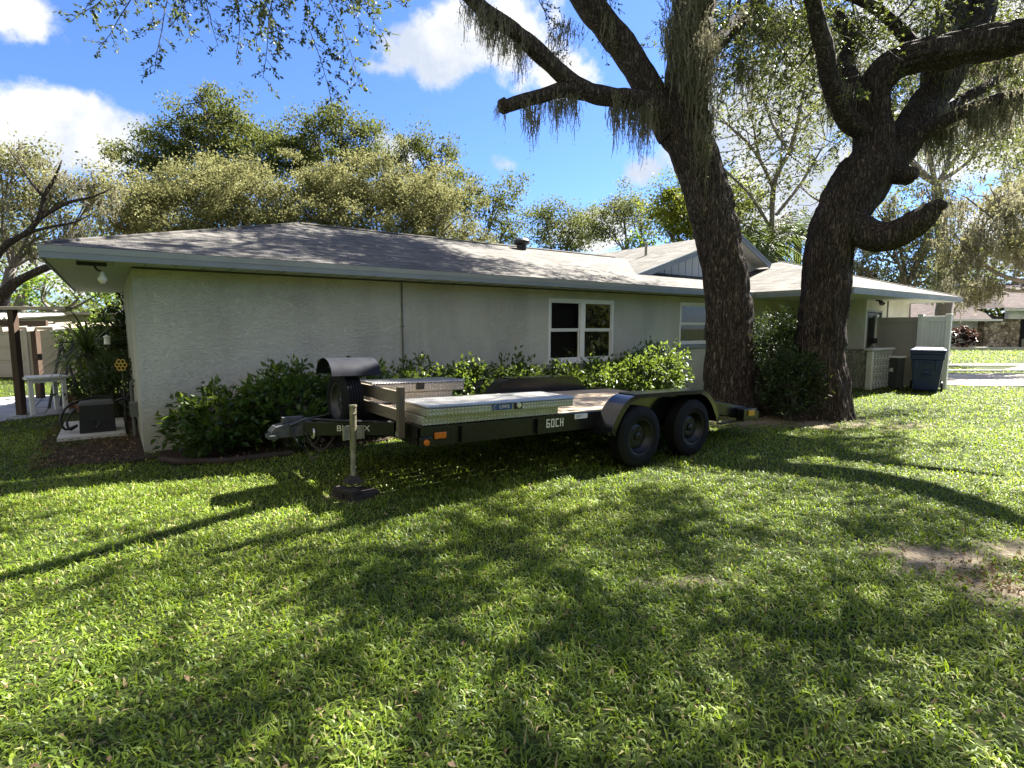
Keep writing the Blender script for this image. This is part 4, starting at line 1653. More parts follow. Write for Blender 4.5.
# tool boxes: saddle boxes with tread-plate lid and body
def toolbox(x0, x1, y0, y1, z0, zmid, z1, label, lip, near=True):
    o = empty('tool_box', trailer.matrix_basis @ Vector(((x0 + x1) / 2, (y0 + y1) / 2, z0)), label, 'tool box', HROT, 'aluminium tool boxes on the trailer', TILT)
    hx, hy = (x1 - x0) / 2, (y1 - y0) / 2
    h, zm = z1 - z0, zmid - z0
    b = MB()
    b.box(-hx, hx - .15, -hy, hy, 0, zm)
    b.build('box_body', 'tread', o, bevel=.006)
    b = MB()
    b.box(-hx + .012, hx, -hy - lip, hy + lip * .4, zm + .003, h - .03)
    b.build('box_tray', 'tread', o, bevel=.006)
    b = MB()
    b.box(-hx - .004, hx + .016, -hy - lip - .014, hy + lip * .4 + .014, h - .027, h)
    b.build('lid', 'tread', o, bevel=.02)
    return o, hx, hy, h, zm


scene.view_layers[0].update()
trailer.matrix_basis = Matrix.Translation(hl(TU, TV)) @ (Matrix.Rotation(HROT, 4, 'Z') @ Matrix.Rotation(TILT, 4, 'Y'))
tb, hx, hy, h, zm = toolbox(-3.10, -1.36, -1.03, -.57, .642, .725, .832, 'long bright tread-plate tool box with blue label along the near trailer edge', .065)
yb_ = -hy - .065
lp_ = empty
lab = MB().box(-.17, .06, yb_ - .005, yb_ - .001, zm + .02, zm + .082).build('maker_label', 'label_blue', tb)
text_part('lettering', 'UWS', .05, 'letter', lab, (-.032, yb_ - .007, zm + .05), (R(90), 0, 0), 0, .0008, 1.1)
mb = MB()
for a0, a1 in zip(np.linspace(R(100), R(260), 8)[:-1], np.linspace(R(100), R(260), 8)[1:]):
    mb.bar((-.125 + .03 * math.cos(a0), yb_ - .007, zm + .05 + .026 * math.sin(a0)), (-.125 + .03 * math.cos(a1), yb_ - .007, zm + .05 + .026 * math.sin(a1)), .002, .006, (0, 1, 0))
mb.build('swoosh_mark', 'letter', lab)
lt = MB().box(.085, .185, yb_ - .008, yb_ - .001, zm + .018, zm + .088).build('latch', 'plastic_k', tb, bevel=.002)
MB().lathe([(0, -.022), (.026, -.02), (.03, -.006), (.03, 0)], (.135, yb_ - .008, zm + .056), 'Y', 16).build('latch_paddle', 'alu', lt, smooth=True)
tb2, hx, hy, h, zm = toolbox(-2.93, -1.70, .62, 1.0, .642, .76, .895, 'shorter tread-plate tool box on the far side of the trailer deck', .03)
MB().box(-.05, .05, -hy - .045, -hy - .031, zm + .03, zm + .11).build('latch', 'plastic_k', tb2)

# ================================================================== SHRUBS along the wall


def shrub(name, u, v, rx, ry, h, label, cat, mat='leaf_hedge', leaf=.085, dens=1.0, group=None, tint=.45, zlow=.05, world=None, ncl=None, width=.5):
    base = hl(u, v) if world is None else Vector(world)
    e = empty(name, (base.x, base.y, 0), label, cat, 0, group)
    lv, lb = Leaves(), Limbs()
    n = ncl or int(125 * dens * (rx * ry * h) ** .55 * 2.2)
    uu, vv = U, V
    for k in range(n):
        d = unit(rng.normal(size=(1, 3)))[0]
        rr = rng.uniform(.45, 1.0) * (.82 + .36 * vnoise(np.array([d * 2.2 + u]), 4)[0])
        p = uu * (d[0] * rx * rr) + vv * (d[1] * ry * rr)
        z = zlow + (h - zlow) * (.5 + .5 * d[2] * rr)
        c = np.array([p.x, p.y, z])
        od = np.array([p.x, p.y, (d[2] + .5) * .3])
        od = od / (np.linalg.norm(od) + 1e-6)
        m = int(rng.integers(12, 20))
        P = c + rng.normal(size=(m, 3)) * .055
        D = unit(od + rng.normal(size=(m, 3)) * .75 + np.array([0, 0, .15]))
        N = unit(rng.normal(size=(m, 3)) * .6 + np.array([0, 0, 1.0]))
        lv.add(P, D, N, leaf * rng.uniform(.6, 1.25, m), np.clip(tint + .25 * (z / h - .5) + rng.normal() * .12 + rng.normal(size=m) * .16, 0, 1))  # tint rises with height: sunlit tops put into the leaf colour
        if k % 5 == 0:
            lb.limb([(p.x * .12, p.y * .12, 0), (p.x * .5, p.y * .5, z * .6), tuple(c)], [.012, .008, .003], 5, .3, 0)
    lb.build('stems', 'twig', e)
    lv.build('foliage', mat, e, width, True)
    return e


G = 'clipped shrubs along the house wall'
hedge = [
    (.80, -.62, .60, .50, .88, 'broad low shrub nearest the house corner, beside the wooden edging'),
    (1.60, -.70, .70, .58, 1.06, 'bushy green shrub behind the trailer coupler'),
    (2.55, -.66, .66, .54, 1.14, 'green shrub behind the jack and left of the spare wheel'),
    (3.55, -.55, .60, .46, 1.16, 'green shrub against the wall below the thin grey conduit'),
    (4.50, -.55, .62, .46, 1.06, 'low shrub behind the far tool box, right of the conduit'),
    (5.50, -.52, .62, .46, 1.06, 'shrub behind the far trailer fender, left of the double window'),
    (6.55, -.55, .62, .46, .98, 'shrub below the left end of the double window'),
    (7.55, -.55, .62, .50, 1.0, 'shrub with sunlit-toned top below the middle of the double window'),
    (8.45, -.60, .62, .52, 1.14, 'taller shrub at the right end of the double window'),
    (9.30, -.64, .66, .56, 1.22, 'tallest rounded shrub at the right end of the row, before the small window')]
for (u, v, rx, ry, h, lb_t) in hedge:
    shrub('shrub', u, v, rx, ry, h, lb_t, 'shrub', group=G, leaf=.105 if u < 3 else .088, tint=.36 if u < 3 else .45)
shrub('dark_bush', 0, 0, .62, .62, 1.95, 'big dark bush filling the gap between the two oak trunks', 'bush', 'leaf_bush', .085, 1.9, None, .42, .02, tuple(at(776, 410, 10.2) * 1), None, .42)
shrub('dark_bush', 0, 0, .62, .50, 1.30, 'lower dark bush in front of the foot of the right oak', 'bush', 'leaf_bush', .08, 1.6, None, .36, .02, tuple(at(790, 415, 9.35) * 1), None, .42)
# timber edging of the shrub bed
ed = MB()
ed.tube([hl(.14, -.55, .02), hl(.3, -.85, .025), hl(.75, -1.13, .025), hl(1.5, -1.16, .02)], .04, 9)
tag(ed.build('edging_log', 'red_mulch', None, smooth=True), 'dark rounded timber log edging the shrub bed near the house corner', 'edging')

# ================================================================== LEFT SIDE YARD
sheet('patio', [gnd(-60, 436)[:2], gnd(8, 421)[:2], gnd(72, 413)[:2], gnd(84, 398)[:2], gnd(40, 396)[:2], gnd(-60, 402)[:2]], .022, 'paver', .05)
# joints between the patio slabs, scored as thin dark strips
mb = MB()
pa, pb, pc, pd = gnd(8, 420), gnd(70, 412.5), gnd(84, 398), gnd(30, 396)
for t in (.28, .55, .8):
    a, b = pa.lerp(pb, t), pd.lerp(pc, t)
    mb.bar(a + Vector((0, 0, .0235)), b + Vector((0, 0, .0235)), .018, .006)
for t in (.35, .7):
    a, b = pa.lerp(pd, t), pb.lerp(pc, t)
    mb.bar(a + Vector((0, 0, .0225)), b + Vector((0, 0, .0225)), .018, .006)
tag(mb.build('patio_joint', 'dark_trim'), kind='structure')
tag(MB().box(*[-.95, -.16, 1.55, 3.2], .0, .06).build('concrete_pad', 'concrete', None, bevel=.01), 'pale concrete pad carrying the black outdoor unit', 'slab')
bpy.data.objects['concrete_pad'].location = C0
bpy.data.objects['concrete_pad'].rotation_euler = (0, 0, HROT)

un = empty('outdoor_unit', (-6.2, 8.1, .06), 'black box-shaped outdoor unit with looping hoses on a concrete pad', 'outdoor unit', HROT)
mb = MB()
frustum(mb, .215, .20, .20, .19, 0, .40)
mb.box(-.11, -.02, -.206, -.195, .05, .20)
b = mb.build('casing', 'plastic_k', un, bevel=.012)
mb = MB()
frustum(mb, .22, .205, .195, .17, .403, .45)
mb.build('lid', 'plastic_kt', un, bevel=.01)
mb = MB()
for k in range(5):
    mb.box(-.02 + .0, .16, -.208, -.202, .07 + k * .03, .078 + k * .03)
mb.tube([(-.02, -.21, .07), (.04, -.215, .16), (.10, -.21, .07)], .014, 8)
mb.build('grille', 'dark_trim', b)
mb = MB()
mb.hose([(-.24, .02, .10), (-.38, -.03, .06), (-.43, 0, .2), (-.36, .05, .36), (-.22, .12, .44), (0, .22, .48), (.2, .2, .46)], .018, 8)
mb.hose([(-.25, .08, .08), (-.33, .03, .04), (-.36, .05, .16), (-.30, .09, .28), (-.23, .1, .33)], .015, 8)
mb.hose([(.22, .15, .40), (.34, .12, .44), (.44, .10, .34), (.47, .0, .12), (.5, -.05, .0)], .018, 8)
mb.hose([(.30, .2, .35), (.42, .3, .50), (.50, .40, .62), (.62, .42, .64)], .012, 8)
mb.build('hose', 'plastic_k', un, smooth=True)

tbl = empty('garden_table', tuple((gnd(33, 416) + gnd(66, 412.5)) / 2), 'plain white square-legged garden table on the patio edge', 'table', 0)
ta = gnd(66, 412.5) - gnd(33, 416)
tbl.rotation_euler = (0, 0, math.atan2(ta.y, ta.x))
TL = ta.length / 2
MB().box(-TL - .07, TL + .07, -.06, .50, .655, .70).build('table_top', 'white_paint', tbl, bevel=.006)
MB().box(-TL, TL, -.02, 0, .59, .652).build('apron', 'white_paint', tbl)
for x in (-TL, TL):
    for y in (-.005, .43):
        MB().box(x - .033, x + .033, y - .033, y + .033, .0, .651).build('leg', 'white_paint', tbl, bevel=.004)

pA, pB = gnd(22, 416), gnd(41, 399)
pg = empty('pergola', (pA.x, pA.y, 0), 'dark timber pergola with a white corrugated roof sheet at the left edge', 'pergola', 0)
rel = pB - pA
MB().box(-.055, .055, -.055, .055, 0, 1.9).build('post', 'dark_post', pg, bevel=.005)
MB().box(rel.x - .06, rel.x + .06, rel.y - .06, rel.y + .06, 0, 1.72).build('post', 'dark_post', pg, bevel=.005)
MB().box(-3.6, 1.0, -.075, .075, 1.903, 1.96).build('beam', 'beam_light', pg, bevel=.005)
MB().box(-5, -1.3, rel.y - .13, rel.y - .062, 1.60, 1.74).build('beam', 'dark_beam', pg, bevel=.005)
mb = MB()
nn = 130
for k in range(nn):
    x0, x1 = -5.2 + k * 3.3 / nn, -5.2 + (k + 1) * 3.3 / nn
    z0, z1 = .035 * math.sin(k * math.pi / 2.5), .035 * math.sin((k + 1) * math.pi / 2.5)
    mb.quad((x0, rel.y - .35, 1.80 + z0), (x1, rel.y - .35, 1.80 + z1), (x1, rel.y + 1.2, 1.9 + z1), (x0, rel.y + 1.2, 1.9 + z0))
    mb.quad((x0, rel.y - .35, 1.796 + z0), (x0, rel.y + 1.2, 1.896 + z0), (x1, rel.y + 1.2, 1.896 + z1), (x1, rel.y - .35, 1.796 + z1))
mb.build('corrugated_roof', 'white_paint', pg, fix=False)
for k in range(9):
    x = -5.2 + k * .5
    MB().bar((x, rel.y - .75, 1.55), (x + .10, rel.y + 1.6, 1.69), .04, .08).build('rafter', 'beam_light', pg)
MB().box(-5.1, -.8, rel.y - .56, rel.y - .52, 1.54, 1.60).build('fascia_strip', 'beam_light', pg)

shed = empty('garage', (-16.4, 17.3, 0), 'beige outbuilding with a white panelled garage door beyond the pergola', 'garage', R(6))
M['beige'] = worn('beige_wall_paint', (.42, .36, .29), .8, 0, .12, 1.5)
M['gdoor'] = worn('off_white_garage_door', (.52, .45, .38), .6, 0, .08, 2)
MB().box(-4, 3.6, 0, 5, 0, 1.98).build('wall', 'beige', shed)
g = MB()
for r_ in range(4):
    for c_ in range(4):
        x0, z0 = -3.0 + c_ * 1.02, .02 + r_ * .45
        g.box(x0 + .0, x0 + 1.015, -.05, -.004, z0, z0 + .445)
        g.box(x0 + .12, x0 + .90, -.064, -.05, z0 + .08, z0 + .36)
g.build('garage_door', 'gdoor', shed, bevel=.01)
mb = MB()
mb.prism([(-4.5, -.35, 1.985), (-4.5, -.35, 2.06), (-4.5, 5.3, 2.18), (-4.5, 5.3, 1.985)], (0, 0, 0), (8.4, 0, 0))
mb.build('roof', 'beam_light', shed)
MB().box(1.75, 2.2, -.02, -.003, 1.45, 1.7).build('wall_plaque', 'white_paint', shed)

# folding frame leaning behind the table
lad = empty('folding_frame', tuple(gnd(66, 409)), 'small dark A-shaped folding frame behind the white table', 'frame', R(10))
mb = MB()
for y in (0, .35):
    mb.bar((-.30, y, 0.0), (.02, y, 1.32), .035, .035).bar((.32, y, 0.0), (.0, y, 1.32), .035, .035)
mb.bar((-.18, 0, .5), (-.18, .35, .5), .03, .03).bar((.2, 0, .5), (.2, .35, .5), .03, .03).bar((0, 0, 1.3), (0, .35, 1.3), .03, .03)
mb.bar((-.08, 0, .92), (.1, 0, .92), .03, .03)
mb.build('struts', 'plastic_kt', lad)


def strap_plant(name, loc, n, L, w, label, cat, trunk_h, mat='leaf_palm', droop=1.0, group=None):
    e = empty(name, loc, label, cat, 0, group)
    lv = MB()
    tints = []
    Vl, Fl, T, o = [], [], [], 0
    for k in range(n):
        az = rng.uniform(0, 2 * math.pi)
        el = rng.uniform(-.1, 1.35)
        ln = L * rng.uniform(.65, 1.1)
        p = np.array([0, 0, trunk_h + rng.uniform(-.15, .1)])
        d = np.array([math.cos(az) * math.cos(el), math.sin(az) * math.cos(el), math.sin(el)])
        m = 7
        sd_ = np.array([-math.sin(az), math.cos(az), 0])
        tt = rng.uniform(.2, .9)
        for i in range(m):
            t = i / (m - 1)
            ww = w * (math.sin(math.pi * (.15 + .85 * t)) * .9 + .05)
            Vl += [p - sd_ * ww, p + sd_ * ww]
            if i < m - 1:
                Fl.append([o, o + 1, o + 3, o + 2])
                T.append(tt)
            o += 2
            p = p + d * ln / (m - 1)
            d = d + np.array([0, 0, -.28 * droop])
            d /= np.linalg.norm(d)
    np_mesh('fronds', np.array(Vl), np.array(Fl), mat, e, np.array(T))
    lb = Limbs()
    lb.limb([(0, 0, 0), (.03, .02, trunk_h * .5), (0, 0, trunk_h)], [.07, .06, .06], 9, .2, .1)
    lb.build('trunk', 'bark_far', e)
    return e


strap_plant('yucca', tuple(at(93, 404, 9.9) * 1)[:2] + (0,), 90, .95, .024, 'spiky strap-leaved yucca between the white table and the house', 'plant', 1.15, 'leaf_palm', 1.0)
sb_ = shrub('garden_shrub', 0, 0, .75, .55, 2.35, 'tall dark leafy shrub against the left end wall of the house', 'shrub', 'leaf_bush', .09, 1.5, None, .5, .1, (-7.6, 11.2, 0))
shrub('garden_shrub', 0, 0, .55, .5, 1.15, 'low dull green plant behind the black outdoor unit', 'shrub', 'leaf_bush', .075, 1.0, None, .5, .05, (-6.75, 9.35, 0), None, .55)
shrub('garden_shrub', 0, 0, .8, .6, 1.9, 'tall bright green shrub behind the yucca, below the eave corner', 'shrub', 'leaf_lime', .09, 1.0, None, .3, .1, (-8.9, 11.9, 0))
fo_p = at(121, 365, 8.9)
fo = empty('flower_ornament', (fo_p.x, fo_p.y, 0), 'yellow metal flower ornament on a thin stake by the end wall', 'ornament', 0)
mb = MB()
zc = fo_p.z
for k in range(6):
    a = k * math.pi / 3
    c = Vector((math.cos(a) * .062, 0, zc + math.sin(a) * .062))
    mb.tube([c + Vector((math.cos(b) * .034, 0, math.sin(b) * .034)) for b in np.linspace(0, 2 * math.pi, 13)], .0085, 6, False)
mb.tube([Vector((math.cos(b) * .03, -.004, zc + math.sin(b) * .03)) for b in np.linspace(0, 2 * math.pi, 13)], .009, 6, False)
mb.build('petals', 'yellow', fo)
MB().tube([(0, .012, 0), (0, .012, zc + .02)], .005, 6).build('stake', 'pipe', fo)
bf_p = at(107, 340, 9.2)
bf = empty('hanging_lantern', tuple(bf_p), 'small pale hanging lantern in front of the dark shrub', 'lantern', 0)
mb = MB()
mb.lathe([(0, .09), (.05, .06), (.055, .05), (.04, .045), (.045, -.06), (.05, -.07), (0, -.075)], (0, 0, 0), 'Z', 14)
mb.build('lantern_body', 'white_paint', bf, smooth=True)
MB().tube([(0, 0, .09), (0, 0, .5), (.05, .3, .72)], .004, 5).build('hanging_wire', 'pipe', bf)
for q, (px, py, Y, s_, l_) in enumerate(((73, 400, 10.2, 1.0, 'terracotta flower pot beside the white table leg'), (82, 402, 9.8, .8, 'smaller terracotta flower pot near the yucca foot'))):
    p = gnd(px, 409 if q == 0 else 412)
    fp = empty('flower_pot', (p.x, p.y, 0), l_, 'pot', 0, 'terracotta pots by the table')
    MB().lathe([(0, 0), (.10 * s_, 0), (.15 * s_, .26 * s_), (.165 * s_, .26 * s_), (.165 * s_, .31 * s_), (.14 * s_, .31 * s_), (.13 * s_, .27 * s_), (0, .26 * s_)], (0, 0, 0), 'Z', 18).build('pot', 'terracotta', fp, smooth=True)
    lv = Leaves()
    lv.cluster((0, 0, .42 * s_), .22 * s_, 120, .09, .3, .5)
    lv.build('foliage', 'leaf_bush', fp)

# ================================================================== NEIGHBOUR HOUSE (far right)
NB = at(985, 348, 40)
nb = empty('neighbour_house', (NB.x, NB.y, 0), 'white neighbour house with brown-red roof and a field-stone wall across the street', 'house', R(-8))
MB().box(-12, -.6, 0, 9, 0, 2.2).build('wall', 'stucco_w', nb)
MB().box(-.55, 1.75, -.6, 3, 0, 2.15).build('stone_wall', 'stone', nb)
MB().box(1.8, 12, 2.0, 9, 0, 2.4).build('wall', 'stucco_w', nb)
mb = MB()
roof_poly(mb, [(-13, -.9, 2.15), (.4, -.9, 2.15), (-1.5, 4.2, 4.2), (-9, 4.2, 4.2)])
roof_poly(mb, [(-13, 9.6, 2.15), (-13, -.9, 2.15), (-9, 4.2, 4.2)])
roof_poly(mb, [(.4, -.9, 2.15), (.4, 9.6, 2.15), (-1.5, 4.2, 4.2)])
roof_poly(mb, [(0.2, -1.3, 2.95), (13, -1.3, 2.3), (13, 5, 5.0), (3.2, 5, 5.0)])
roof_poly(mb, [(0.2, 11, 2.9), (0.2, -1.3, 2.95), (3.2, 5, 5.0)])
mb.build('roof', 'red_roof', nb, fix=False)
MB().box(.75, 2.6, -.9, -.5, 2.16, 2.9).box(.2, 13, -1.28, -1.22, 2.72, 2.93).build('gable_wall', 'stucco_w', nb)
MB().box(-13, .4, -.93, -.87, 2.02, 2.16).build('fascia', 'white_paint', nb)
MB().box(2.15, 2.5, -1.0, -.65, .75, 2.4).build('porch_column', 'white_paint', nb)
MB().box(2.0, 2.65, -1.15, -.5, 0, .75).build('column_base', 'stucco_w', nb)
MB().box(1.85, 12, 1.9, 1.99, 0.1, 2.3).build('porch_shade_sheet', 'interior', nb)  # dark sheet before the wall, standing in for the porch shade
MB().box(-3.2, -2.8, -.06, -.003, 1.35, 1.7).build('wall_lamp', 'plastic_k', nb)
tag(MB().box(-9, 1.2, -2.6, -2.2, 0, .22).build('planter_wall', 'stucco_w', None), 'low white planter wall in front of the neighbour house', 'wall')
bpy.data.objects['planter_wall'].location = (NB.x, NB.y, 0)
bpy.data.objects['planter_wall'].rotation_euler = (0, 0, R(-8))
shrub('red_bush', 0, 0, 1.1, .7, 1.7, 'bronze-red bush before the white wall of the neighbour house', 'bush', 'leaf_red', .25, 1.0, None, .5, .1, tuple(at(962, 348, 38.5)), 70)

# ================================================================== OAKS
def path(pts, dY=0):
    """(x, y, halfwidth px, distance) pixels traced along a limb, turned into points and radii at real depth"""
    P, Rr = [], []
    for (x, y, w_, Y) in pts:
        p = at(x, y, Y)
        P.append(p)
        Rr.append(w_ * Y / F_PX * .93)
    return P, Rr


# ---- left oak
OL = gnd(733, 411)
oakL = empty('oak_tree', (OL.x, OL.y, 0), 'leaning oak trunk behind the trailer tail, hung with long moss and a cut stub branch', 'tree', 0, 'big oaks on the lawn')
LB = Limbs()
oy = 10.35
P, Q = path([(732, 418, 42, oy), (732, 404, 34, oy), (730, 385, 26, oy), (729, 340, 23, oy), (729, 300, 22, oy), (722, 260, 22, oy), (714, 220, 22, oy), (703, 180, 22.5, oy), (692, 150, 24, oy), (684, 122, 26, oy), (686, 90, 22, oy), (690, 55, 21, oy), (694, 15, 20, oy + .1), (700, -40, 19, oy + .3), (706, -110, 17, oy + .7), (690, -190, 13, oy + 1.0), (700, -280, 8, oy + 1.2)])
LB.limb(P, Q, 64, .04, .06, 1, True, .05)
for k, (bx, by, hx_) in enumerate(((706, 424, 15), (757, 424, 16), (728, 430, 15), (770, 414, 12))):
    P, Q = path([(732 + (bx - 732) * .35, 372, 15, oy - .05), (732 + (bx - 732) * .6, 398, 14, oy - .12 - .03 * k), (bx, by, 8, oy - .3), (732 + (bx - 732) * 1.5, by + 5, 2, oy - .45)])
    LB.limb(P, Q, 16, .06, .08, 20 + k, True, .03)
P, Q = path([(676, 130, 20, oy), (658, 106, 16, oy), (642, 78, 14.5, oy - .1), (622, 45, 14, oy - .2), (596, 14, 13.5, oy - .4), (578, -14, 13, oy - .6), (545, -60, 12, oy - .9), (490, -110, 9, oy - 1.3), (430, -150, 6, oy - 1.8), (360, -150, 4, oy - 2.2)])
LB.limb(P, Q, 30, .06, .06, 2, True, .022)
P, Q = path([(672, 122, 13, oy - .05), (645, 103, 10, oy - .35), (612, 97, 9.5, oy - .6), (586, 91, 9.5, oy - .8), (566, 78, 9, oy - .95), (545, 58, 8.5, oy - 1.1), (515, 32, 8, oy - 1.3), (487, 12, 7.5, oy - 1.5), (468, -6, 7, oy - 1.7), (430, -50, 6, oy - 2.2), (370, -70, 5, oy - 2.7), (290, -60, 3.5, oy - 3.1), (215, -40, 2.2, oy - 3.4)])
LB.limb(P, Q, 24, .06, .07, 3, True, .018)
P, Q = path([(588, 92, 8, oy - .8), (566, 90, 8, oy - .95), (545, 95, 7.5, oy - 1.05), (522, 101, 7, oy - 1.2), (506, 106, 6.5, oy - 1.3), (500, 107, 6, oy - 1.35)])
LB.limb(P, Q, 20, .05, .10, 4, True, .014)
LB.limb([at(506, 105, oy - 1.32), at(501, 107, oy - 1.34)], [.13, .125], 16, .03, .15, 5, True)
P, Q = path([(688, 70, 10, oy), (740, 20, 8, oy + .8), (790, -40, 7, oy + 1.6), (850, -120, 4, oy + 2.5)])
LB.limb(P, Q, 14, .1, .06, 6, True, .012)
P, Q = path([(692, 40, 9, oy), (720, -60, 9, oy - 1.2), (700, -170, 7, oy - 2.6), (640, -300, 4, oy - 4)])
LB.limb(P, Q, 14, .1, .06, 7, True, .012)
P, Q = path([(545, -60, 7, oy - .9), (470, -190, 6, oy - .9), (380, -290, 4, oy - .9)])
LB.limb(P, Q, 10, .15, .06, 8)
loc = oakL.location
LB.build('trunk', 'bark', oakL, loc)

# ---- right oak
OR = gnd(826, 417)
oakR = empty('oak_tree', (OR.x, OR.y, 0), 'massive crooked oak right of the dark bush, its thick limb bending to the right', 'tree', 0, 'big oaks on the lawn')
RB = Limbs()
ry = 9.65
P, Q = path([(824, 424, 30, ry), (823, 408, 27, ry), (821, 385, 26, ry), (820, 350, 24, ry), (823, 315, 23, ry), (826, 280, 23, ry), (829, 252, 23, ry), (836, 226, 24, ry), (847, 203, 26, ry), (860, 183, 27, ry), (872, 163, 26, ry), (873, 140, 19, ry), (871, 112, 16, ry), (874, 88, 15.5, ry - .05), (888, 70, 15.5, ry - .15), (908, 60, 16, ry - .25), (938, 53, 16.5, ry - .4), (972, 46, 17, ry - .6), (1010, 38, 16, ry - .8), (1060, 26, 15, ry - 1.2), (1130, -10, 12, ry - 1.8), (1200, -80, 7, ry - 2.2)])
RB.limb(P, Q, 64, .04, .06, 11, True, .05)
for k, (bx, by, hx_) in enumerate(((796, 424, 12), (840, 426, 12), (846, 420, 10), (822, 432, 12))):
    P, Q = path([(824 + (bx - 824) * .3, 375, 14, ry - .03), (824 + (bx - 824) * .6, 402, 14, ry - .1 - .03 * k), (bx, by, 8, ry - .28), (824 + (bx - 824) * 1.5, by + 5, 2, ry - .42)])
    RB.limb(P, Q, 16, .06, .08, 30 + k, True, .03)
P, Q = path([(868, 180, 16, ry + .05), (893, 157, 18, ry + .2), (911, 130, 17, ry + .35), (927, 104, 16, ry + .5), (943, 84, 15.5, ry + .65), (956, 58, 15, ry + .8), (972, 26, 13, ry + 1.0), (988, -6, 12, ry + 1.2), (1010, -60, 10, ry + 1.6), (1020, -160, 6, ry + 2)])
RB.limb(P, Q, 36, .06, .06, 12, True, .024)
P, Q = path([(936, 92, 13, ry + .55), (936, 62, 12, ry + .75), (944, 34, 11.5, ry + .9), (958, 4, 11, ry + 1.1), (965, -50, 9, ry + 1.5), (930, -150, 6, ry + 2.2)])
RB.limb(P, Q, 24, .07, .06, 13, True, .018)
P, Q = path([(870, 134, 10, ry), (854, 126, 10, ry - .1), (839, 107, 9, ry - .25), (830, 80, 9, ry - .4), (824, 50, 8.5, ry - .55), (817, 22, 8, ry - .7), (810, -8, 7.5, ry - .9), (790, -70, 6, ry - 1.5), (740, -150, 4, ry - 2.2)])
RB.limb(P, Q, 24, .06, .06, 14, True, .016)
P, Q = path([(866, 110, 10, ry + .2), (852, 84, 10, ry + .6), (846, 66, 9, ry + .9), (852, 40, 8, ry + 1.2), (835, 10, 5, ry + 1.6)])
RB.limb(P, Q, 18, .07, .07, 15, True, .014)
P, Q = path([(846, 220, 15, ry - .1), (862, 231, 15, ry - .3), (880, 236, 15.5, ry - .5), (899, 232, 15.5, ry - .7), (914, 225, 14.5, ry - .85), (924, 218, 12, ry - .95), (933, 210, 9, ry - 1.02), (940, 206, 7, ry - 1.06), (944, 209, 3.5, ry - 1.1)])
RB.limb(P, Q, 24, .05, .09, 16, True, .02)
P, Q = path([(892, 172, 12, ry - .1), (906, 175, 10, ry - .35), (916, 172, 6.5, ry - .5)])
RB.limb(P, Q, 18, .05, .15, 18, True, .02)
P, Q = path([(902, 150, 11, ry + .1), (925, 132, 8, ry - .1), (950, 118, 7, ry - .3), (980, 106, 6.5, ry - .5), (1004, 98, 6, ry - .7), (1050, 92, 5, ry - 1.0), (1110, 100, 3, ry - 1.5)])
RB.limb(P, Q, 18, .07, .08, 19, True, .012)
P, Q = path([(918, 132, 6, ry + .3), (950, 108, 5.5, ry + .7), (990, 84, 5, ry + 1.1), (1030, 60, 4, ry + 1.6)])
RB.limb(P, Q, 12, .1, .08, 20, True, .01)
P, Q = path([(915, 48, 7, ry + .8), (893, 22, 6, ry + 1.0), (865, 2, 5, ry + 1.3), (830, -12, 4, ry + 1.6)])
RB.limb(P, Q, 12, .1, .08, 21, True, .01)
RB.build('trunk', 'bark_d', oakR, oakR.location)

# ---- leafy branchlets hanging into the picture and the crown above it
SL_, ST_ = Leaves(), Limbs()
SR_, SRT = Leaves(), Limbs()
# overhanging spray, upper left of the view
for (x, y, Y, L_, dx, dr) in (
        (150, -22, 7.2, .95, -.7, .35), (120, -30, 7.2, .8, -.8, .4), (180, -25, 7.1, 1.15, -.3, .8), (200, -30, 7.3, .8, .1, .5),
        (230, -30, 7.2, .8, -.2, .5), (250, -28, 7.0, .75, .3, .6), (280, -30, 7.2, 1.1, -.2, .8), (300, -30, 7.1, 1.3, .1, .9),
        (310, -30, 7.0, 1.2, .3, .9), (330, -30, 7.2, 1.0, .5, .6), (345, -35, 7.1, .9, .8, .4), (265, -40, 7.4, .8, -.5, .5),
        (320, -40, 7.3, .9, .6, .5), (215, -45, 7.1, .7, -.6, .5), (165, -40, 7.3, .8, .4, .5), (345, -45, 7.5, .9, .4, .5), (292, -40, 7.5, 1.0, -.6, .6), (135, -45, 7.0, .8, -.2, .4), (240, -40, 7.5, .9, .3, .4)):
    spray(SL_, ST_, at(x, y, Y), (dx, rng.uniform(-.3, .3), -.55), L_ * 1.15, .052, dr, .4, .07, 1.5)
lim = ST_.limb([at(360, -70, 7.6), at(320, -45, 7.4), at(250, -42, 7.2), at(160, -38, 7.2), at(110, -34, 7.2)], [.035, .03, .022, .014, .008], 8, .15, .06, 3)
# twigs round the left limb
for (x, y, Y, dx, dz) in ((560, 20, 9.6, -.2, -.8), (548, 0, 9.6, .2, -.7), (612, 2, 9.8, .1, -.6), (745, 60, 10.9, .4, -.5), (742, 30, 10.9, -.4, -.6), (770, 20, 11.3, .2, -.6), (755, 0, 11.2, .5, -.3), (730, 10, 10.8, .2, -.5)):
    for q in range(2):
        spray(SL_, ST_, at(x + rng.uniform(-12, 12), y + rng.uniform(-8, 8), Y), (dx, rng.uniform(-.5, .5), dz), .9, .055, .5, .4, .11, .8)
